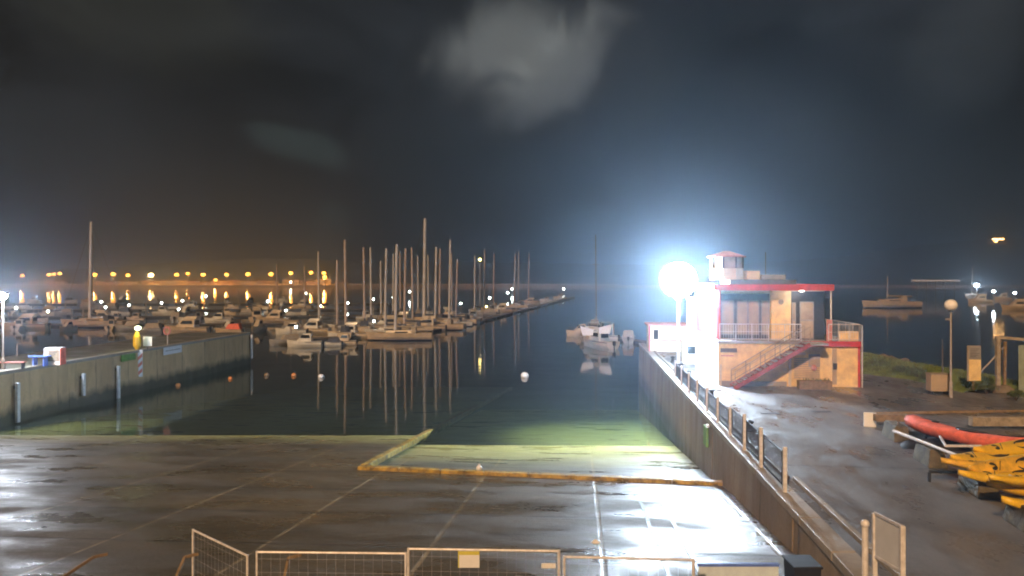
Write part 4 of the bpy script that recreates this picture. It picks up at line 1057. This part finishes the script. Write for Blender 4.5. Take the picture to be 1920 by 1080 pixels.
kayak((p2-p1).length, 1.55, .78, 'redc', 'red boat with rounded stern lying across the boat park', (mid.x, mid.y, .30), rk, tilt=-.15, blunt=.13)
def ky2(px, py, z, ang, Ln, lab, m='yellow', B=.72, H=.42, tilt=0, pitch=0):
    """kayak whose near tip is at the given point, pointing away at ang"""
    p = at(px, py, z); a = math.radians(ang); c = p + Vector((math.cos(a), math.sin(a), 0))*Ln/2
    return kayak(Ln, B, H, m, lab, (c.x, c.y, z-H*.6), a, tilt, pitch, grp=GK)
ky2(1775, 862, .85, 24, 4.6, 'yellow kayak pointing at the red boat, uppermost and farthest of the stack', tilt=.3)
ky2(1768, 872, .75, 7, 4.6, 'yellow kayak with the tip leaning over the white spar, below the farthest one', 'yel2', tilt=-.2)
ky2(1792, 892, .72, 4, 4.5, 'yellow kayak in the middle of the stack', tilt=.25)
ky2(1850, 915, .62, 6, 4.5, 'yellow kayak with blunt round tip between the two nearest blocks', 'yel2', B=.8, H=.5)
ky2(1862, 905, .95, 18, 4.4, 'yellow kayak lying on top of the blunt tipped kayak', tilt=-.3)
ky2(1818, 838, 1.05, 14, 4.5, 'yellow kayak resting highest in the pile close behind the red boat', tilt=.4, pitch=-.06)
ky2(1800, 868, 1.0, 9, 4.5, 'yellow kayak tilted on its side across the top of the pile', 'yel2', tilt=.8, pitch=-.04)
ky2(1878, 948, .55, 2, 4.4, 'yellow kayak lowest and nearest, beside the nearest concrete block', B=.8, H=.5)
# rack under kayaks
t = thing('boat_rack', 'dark tubular rack holding the red boat and the kayaks', 'rack', (0,0,0))
mb = MB()
for Y in (28.6, 25.8, 23.2):
    x0 = .545*Y+.6
    mb.beam((x0,Y,.32),(x0+5,Y-.3,.32),.08,.08)
    for k in range(4): mb.beam((x0+k*1.6,Y-.1*k,0),(x0+k*1.6,Y-.1*k,.3),.07,.07)
mb.build('cross_bar', 'mesh', t)
mb = MB(); q0, q1, q2 = at(1762, 818, .6), at(1773, 836, .6), at(1840, 836, .6); mb.beam(q0,q1,.07,.07); mb.beam(q1,q2,.07,.07); mb.build('cradle_arm', 'galv', t)
p = at(1735, 838, .0)
t = thing('rolled_tarpaulin', 'dark folded tarpaulin on the ground between red boat and white spar', 'tarpaulin', (p.x+.35, p.y, 0), -.35)
mb = MB(); nx, ny = 14, 8
vs = [((i/nx-.5)*2.4, (j/ny-.5)*1.5, .28*math.sin(PI*i/nx)**.5*math.sin(PI*j/ny)**.5*(1+.5*noise.noise(Vector((i*.5,j*.6,3)))) ) for j in range(ny+1) for i in range(nx+1)]
mb.add(vs, [(j*(nx+1)+i, j*(nx+1)+i+1, (j+1)*(nx+1)+i+1, (j+1)*(nx+1)+i) for j in range(ny) for i in range(nx)]); mb.build('cloth', 'black', t, smooth=True)

# ------------------------------------------------------------------ globe lamp, boards, portal frame
gl = at(1783, 745, 0)
t = thing('globe_lamp', 'tall lamp post with a round opal globe beside the grass bank', 'lamp post', gl)
MB().lathe([(.09,0),(.09,.8),(.055,.9),(.045,4.7)], n=12).build('post', 'pole', t)
MB().ball((0,0,5.03), .33, .95, 24).build('globe', 'globe', t, smooth=True); MB().lathe([(.1,0),(.14,.06),(.1,.12)], (0,0,4.66), 12).build('collar', 'mesh', t)
MB().box(-.28,-.06,-.05,.05,4.2,4.32).build('bracket', 'pole', t)
p = at(1766, 741, 0)
t = thing('container_box', 'pale tan box on legs against the globe lamp foot', 'box', (p.x-.5, p.y+.15, 0), -.05)
MB().box(0,1.05,0,.6,.18,1.12).build('body', 'tan', t, bevel=.03); MB().box(-.03,1.08,-.03,.63,1.121,1.17).build('lid', 'canvas2', t)
for x in (.06,.9): MB().box(x,x+.08,.05,.5,0,.18).build('foot', 'mesh', t)
p = at(1767, 728, 0)
tag(MB().bar((0,0,0),(0,0,2.9),.045,8).build('pole', 'pole', loc=(p.x,p.y,0)), 'short thin grey pole behind the tan box', 'pole')
p = at(1826, 735, 0)
t = thing('notice_board', 'tall narrow notice board, orange below and grey above, on one post', 'notice board', (p.x, p.y, 0), .05)
MB().box(-.06,.06,0,.08,0,2.6).build('post', 'wood', t)
MB().box(-.42,.38,-.07,0,.62,2.65).build('board', 'canvas2', t, bevel=.01)
MB().box(-.34,.36,-.085,-.071,.66,1.86).build('orange_sheet', 'plaster', t); sh = MB().box(-.34,.36,-.085,-.071,1.9,2.6).build('grey_sheet', 'grey', t)
mb = MB()
for i in range(6): mb.box(-.28,.28-.1*(i%3),-.09,-.086,2.46-.09*i,2.49-.09*i)
mb.build('print', 'ink', sh)
p = at(1871, 736, 0)
t = thing('portal_frame', 'weathered timber portal frame with diagonal brace on the quay', 'frame', (p.x, p.y, 0), -.04)
mb = MB(); mb.beam((0,0,0),(0,0,3.1),.2,.2); mb.build('post', 'canvas2', t)
mb = MB(); mb.beam((.42,.1,0),(.46,.1,2.9),.13,.13); mb.build('post', 'wood', t)
mb = MB(); mb.beam((-.15,0,3.15),(3.2,-.25,2.9),.16,.16); mb.build('top_beam', 'canvas2', t)
mb = MB(); mb.beam((.0,0,2.2),(-.95,.4,.9),.07,.07); mb.beam((.02,.02,2.3),(.44,.1,2.6),.06,.06); mb.build('brace', 'pole', t)
mb = MB(); mb.add([(-.45,-.3,0),(1.0,-.3,0),(1.0,.5,0),(-.45,.5,0),(-.15,-.12,.42),(.6,-.12,.42),(.6,.3,.42),(-.15,.3,.42)],[(0,3,2,1),(4,5,6,7),(0,1,5,4),(1,2,6,5),(2,3,7,6),(3,0,4,7)]); mb.build('footing', 'rock', t, bevel=.05)
mb = MB(); mb.beam((3.0,-.2,0),(3.0,-.2,2.85),.16,.16); mb.build('post', 'canvas2', t)
p = at(1912, 737, 0)
t = thing('sheet_panel', 'pale green corrugated sheet leaning at the right picture edge', 'panel', (p.x, p.y+.1, 0), -.05)
mb = MB()
for i in range(12): mb.box(.1*i,.1*i+.06,-.02,0,0,2.7); mb.box(.1*i+.06,.1*i+.1,-.05,-.03,0,2.7)
mb.build('sheet', mat('pale_green_sheet', (.30,.36,.30), .6, .3, 1.5), t)

# grass bank, shrubs, rocks
mb = MB(); nx, ny = 40, 50; vs = []
for j in range(ny+1):
    Y = 41.5 + (YE-42)*j/ny
    for i in range(nx+1):
        xl = 25.5 if Y < 47 else 25.5 - min(3.3, (Y-47)*.6)
        X = xl + (35.5-xl)*i/nx; f_ = i/nx
        z = .06 + .42*math.sin(min(1, f_*1.4)*PI)*(.6+.8*noise.noise(Vector((X*.3,Y*.3,0)))) - max(0, f_-.62)*12.5
        z += .12*noise.noise(Vector((X*1.3,Y*1.3,5)))
        if i == 0: z = -.05
        vs.append((X, Y, z))
mb.add(vs, [(j*(nx+1)+i, j*(nx+1)+i+1, (j+1)*(nx+1)+i+1, (j+1)*(nx+1)+i) for j in range(ny) for i in range(nx)])
struct(mb.build('grass_bank', 'grass', smooth=True))
mb = MB()
for _ in range(9000):
    Y = R.uniform(42, 70); xl = (25.8 if Y < 47 else 25.8-min(3.3,(Y-47)*.6)); X = R.uniform(xl, 31.8)
    a = R.uniform(0, 6.28); h = R.uniform(.08, .3); z = .1
    f_ = (X-xl+.3)/(35.5-xl); z = .06+.42*math.sin(min(1,f_*1.4)*PI)*(.6+.8*noise.noise(Vector((X*.3,Y*.3,0))))-max(0,f_-.62)*12.5 - .04
    mb.add([(X-.03*math.cos(a),Y-.03*math.sin(a),z),(X+.03*math.cos(a),Y+.03*math.sin(a),z),(X+.12*math.sin(a),Y,z+h)],[(0,1,2)])
struct(mb.build('grass', 'grass'), 'stuff')
def shrub(X, Y, r, lab):
    t = thing('shrub', lab, 'shrub', (X, Y, .2), 0, 'shrubs on the grass bank')
    mb = MB()
    for _ in range(420):
        d_ = Vector((R.gauss(0,1),R.gauss(0,1),R.gauss(0,1))).normalized()*R.uniform(.45,1)*r; d_.z = abs(d_.z)*.6+.1
        d_ *= 1+.35*noise.noise(d_*2.2+Vector((X,Y,0)))
        a, b = Vector((R.uniform(-1,1),R.uniform(-1,1),R.uniform(-1,1)))*.10, Vector((R.uniform(-1,1),R.uniform(-1,1),R.uniform(-1,1)))*.10
        mb.add([d_, d_+a, d_+b],[(0,1,2)])
    mb.build('foliage', 'leaf', t)
    mb = MB()
    for k in range(5): a = k*1.26; mb.bar((0,0,-.2),(r*.5*math.cos(a),r*.5*math.sin(a),r*.45),.03,5,.012)
    mb.build('stem', 'bark', t)
for px, py, r, lab in ((1722,708,.9,'rounded brownish shrub on the bank halfway to the globe lamp'),(1742,716,.55,'small low shrub right behind the tan box'),(1645,690,1.0,'wide shrub at the office corner end of the bank'),(1690,700,.6,'small shrub between the wide shrub and the rounded one'),(1850,735,.6,'scrubby bush between notice board and portal frame'),(1905,748,.45,'weedy tuft under the portal frame')):
    p = at(px, py, .1); shrub(p.x, p.y, r, lab)
mb = MB()
for _ in range(240):
    Y = R.uniform(38, 76); X = R.uniform(31.6, 37); z = .2-(X-31.3)*1.1; r = R.uniform(.3,.7)
    t_ = bmesh.ops.create_icosphere(mb.bm, subdivisions=1, radius=r)
    for v_ in t_['verts']: v_.co = Vector((v_.co.x*R.uniform(.8,1.2)+X, v_.co.y*R.uniform(.8,1.2)+Y, v_.co.z*.7+z))
struct(mb.build('rip_rap', 'rock'), 'stuff')
# cracks / patches on the asphalt are in its material; small drain covers
for px, py, lab in ((1445,775,'dark drain cover on the quay nearer the guard rail'), (1540,772,'dark drain cover on the quay before the office stair')):
    p = at(px, py, .004); tag(MB().box(-.45,.45,-.12,.12,0,.012).build('drain_cover', 'mesh', loc=p), lab, 'drain cover', 'drain covers on the quay')

# ------------------------------------------------------------------ left pier objects
lp = Vector((edgeL(52.5)-1.6, 52.5, 0)); lp.x = (6-960)/F*52.5
t = thing('pier_lamp', 'bright cool lamp on a tall pole at the left picture edge', 'street lamp', lp)
hz_ = CAMZ-(555-HY)/F*52.5
MB().lathe([(.12,0),(.12,.7),(.07,.8),(.055,hz_-.2)], n=10).build('pole', 'pole', t)
hd = MB().box(-.3,.3,-.25,.25,hz_+.12,hz_+.3).build('lamp_hood', 'mesh', t, bevel=.02)
MB().ball((0,-.1,hz_), .30, .85, 14).build('lamp_head', emit('pier_lamp_lens', (.85,.9,1), 300), t)
point((.12,-.5,hz_-.1), 6000, (.80,.88,1), .25, parent=t)
p = at(18, 692, 0)
t = thing('bench', 'pale pink topped bench under the pier lamp', 'bench', (p.x-.9, p.y, 0), .1)
MB().box(0,1.9,-.2,.25,.44,.5).build('seat', 'pink', t); 
for x in (.15,1.7): MB().box(x,x+.08,-.15,.2,0,.44).build('leg', 'mesh', t)
p = at(72, 686, 0)
t = thing('picnic_table', 'small blue lit table left of the white pier cabinet', 'table', (p.x-.4, p.y, 0), .05)
MB().box(-.15,1.15,-.35,.35,.68,.76).build('table_top', 'blue', t, bevel=.01)
for x in (.1,.85): MB().box(x,x+.09,-.25,.25,0,.68).build('leg', 'blue', t)
p = at(82, 685, 0)
t = thing('cabinet', 'white service cabinet with a printed front on the left pier', 'cabinet', (p.x, p.y, 0), .08)
MB().box(0,1.15,0,.8,0,1.3).build('body', 'paper', t, bevel=.02); MB().box(.28,1.1,-.015,0,.3,1.15).build('front_sign', 'canvas2', t)
mb = MB()
for i in range(3): mb.box(.4,.95-.1*i,-.02,-.016,.95-.13*i,1.0-.13*i)
mb.build('print', 'ink', t); MB().box(1.151,1.2,0,.8,0,1.25).build('side_rail', 'redc', t)
p = at(32, 668, 0)
tag(MB().box(-.04,.04,-.04,.04,0,1.0).box(-.04,.28,-.04,.04,1.0,1.08).build('hook_post', 'pole', loc=p), 'short hooked grey post behind the pink bench', 'post')
# beacon with yellow body, lamp, chevrons running down the wall
bpY = 65.5; bx = edgeL(bpY)
bx = (262-960)/F*bpY
yb = next(Y for Y in [50+.1*i for i in range(400)] if (262-960)/F*Y <= edgeL(Y)-.25)if False else None
Yb = (40.27)/(.094+.5091); bx = edgeL(Yb)                    # where the sight line meets the pier edge
t = thing('pier_beacon', 'yellow beacon post with glowing lamp and red chevron strip on the pier edge', 'beacon', (bx-.25, Yb, 0))
def zz(py, Y): return CAMZ-(py-HY)/F*Y
MB().bar((0,0,0),(0,0,zz(618,Yb)),.06,8).build('post', 'mesh', t)
MB().lathe([(.14,zz(655,Yb)),(.34,zz(648,Yb)),(.32,zz(632,Yb)),(.12,zz(622,Yb))], n=12).build('yellow_body', 'yellow', t)
MB().ball((.12,-.1,zz(615,Yb)), .26, .7, 12).build('lamp_head', emit('beacon_lamp', (.92,1,.55), 14), t)
MB().lathe([(.5,0),(.1,.2)], (.2,0,zz(615,Yb)+.2), 12).build('lamp_hood', 'black', t)
point((.25,-.35,zz(616,Yb)), 60, (.9,1,.6), .2, parent=t)
cv = MB(); 
for k in range(3):
    z0 = zz(662+14*k, Yb); y_ = -.04
    for s in (-1,1):
        xa = .34+.09*k*0
        cv.add([(xa, s*.36, z0),(xa, s*.36, z0-.32),(xa, 0, z0-.66),(xa, 0, z0-.34),(xa+.03, s*.36, z0),(xa+.03, s*.36, z0-.32),(xa+.03, 0, z0-.66),(xa+.03, 0, z0-.34)],[(0,1,2,3),(7,6,5,4),(0,4,5,1),(1,5,6,2),(2,6,7,3),(3,7,4,0)])
cv.build('chevron', mat('red_reflector', (.75,.24,.18), .4, .1, 3), t, rz=-.9)
MB().box(.28,.335,-.4,.4,zz(706,Yb),.02).build('chevron_board', 'paper', t, rz=-.9)
p = Vector(((277-960)/F*(Yb+1), Yb+1, 0))
t = thing('pier_sign', 'square white sign on a post beside the yellow beacon', 'sign', p)
MB().bar((0,0,0),(0,0,1.1),.04,6).build('post', 'mesh', t); MB().box(-.42,.42,-.06,-.02,zz(649,Yb+1),zz(631,Yb+1)).build('board', 'paper', t, bevel=.03)
Y2 = 40.27/(.094+(960-321)/F)
t = thing('wall_notice', 'long pale notice plate fixed to the pier wall right of the beacon', 'notice plate', (edgeL(Y2)+.12, Y2, 0), -A)
MB().box(0,.06,-1.6,1.6,-.85,-.12).build('board', 'paper', t, bevel=.01); MB().box(.061,.07,-1.3,1.3,-.5,-.44).build('print', 'grey', t)
Y3 = 40.27/(.094+(960-331)/F)
t = thing('lifebuoy_stand', 'pinkish lifebuoy post on the pier, right of the square white sign', 'lifebuoy stand', (edgeL(Y3)-.9, Y3, 0))
MB().bar((0,0,0),(0,0,1.2),.05,6).build('post', 'pole', t)
mb = MB(); n = 18
for i in range(n): a, b = 2*PI*i/n, 2*PI*(i+1)/n; mb.bar((.3*math.cos(a),-.1,1.35+.36*math.sin(a)),(.3*math.cos(b),-.1,1.35+.36*math.sin(b)),.09,6)
mb.build('ring', 'pink', t)
Y4 = 40.27/(.094+(960-238)/F)
wallplate('green_patch', Y4-1.0, -.75, -.18, 2.0, 'green', 'green plate on the pier wall left of the chevron strip', 'plate', side='L')  # flat green plate on the wall face
# fender piles on the pier wall
for i, (px, top, bot, lab) in enumerate(((22,718,792,'white fender post on the pier wall at the left picture edge'),(147,700,742,'short white fender post, second from the left on the pier wall'),(213,686,747,'slim white fender post left of the beacon'),(472,628,672,'white fender post at the seaward end of the pier wall'))):
    Yp = 40.27/(.094+(960-px)/F); 
    if px == 472: Yp = 88.6
    z0, z1 = max(WL-.6, zz(bot,Yp)), min(.1, zz(top,Yp))
    t = thing('fender_post', lab, 'fender post', (edgeL(Yp)+.42, Yp, 0), -A, 'white fender posts on the pier wall')
    MB().box(-.1,.1,-.14,.14,z0,z1).build('timber', 'steel', t, bevel=.02); MB().box(-.16,-.101,-.2,.2,z1-.4,z1-.2).build('clamp', 'black', t)

# ------------------------------------------------------------------ render settings
c = scene.cycles
scene.render.engine = 'CYCLES'
c.use_denoising = True
c.max_bounces = 6; c.diffuse_bounces = 2; c.glossy_bounces = 4; c.transparent_max_bounces = 8; c.volume_bounces = 0
c.sample_clamp_indirect = 4.0; c.sample_clamp_direct = 0
c.caustics_reflective = False; c.caustics_refractive = False
c.filter_width = 1.9
scene.view_settings.view_transform = 'Standard'; scene.view_settings.look = 'None'; scene.view_settings.exposure = 0; scene.view_settings.gamma = 1
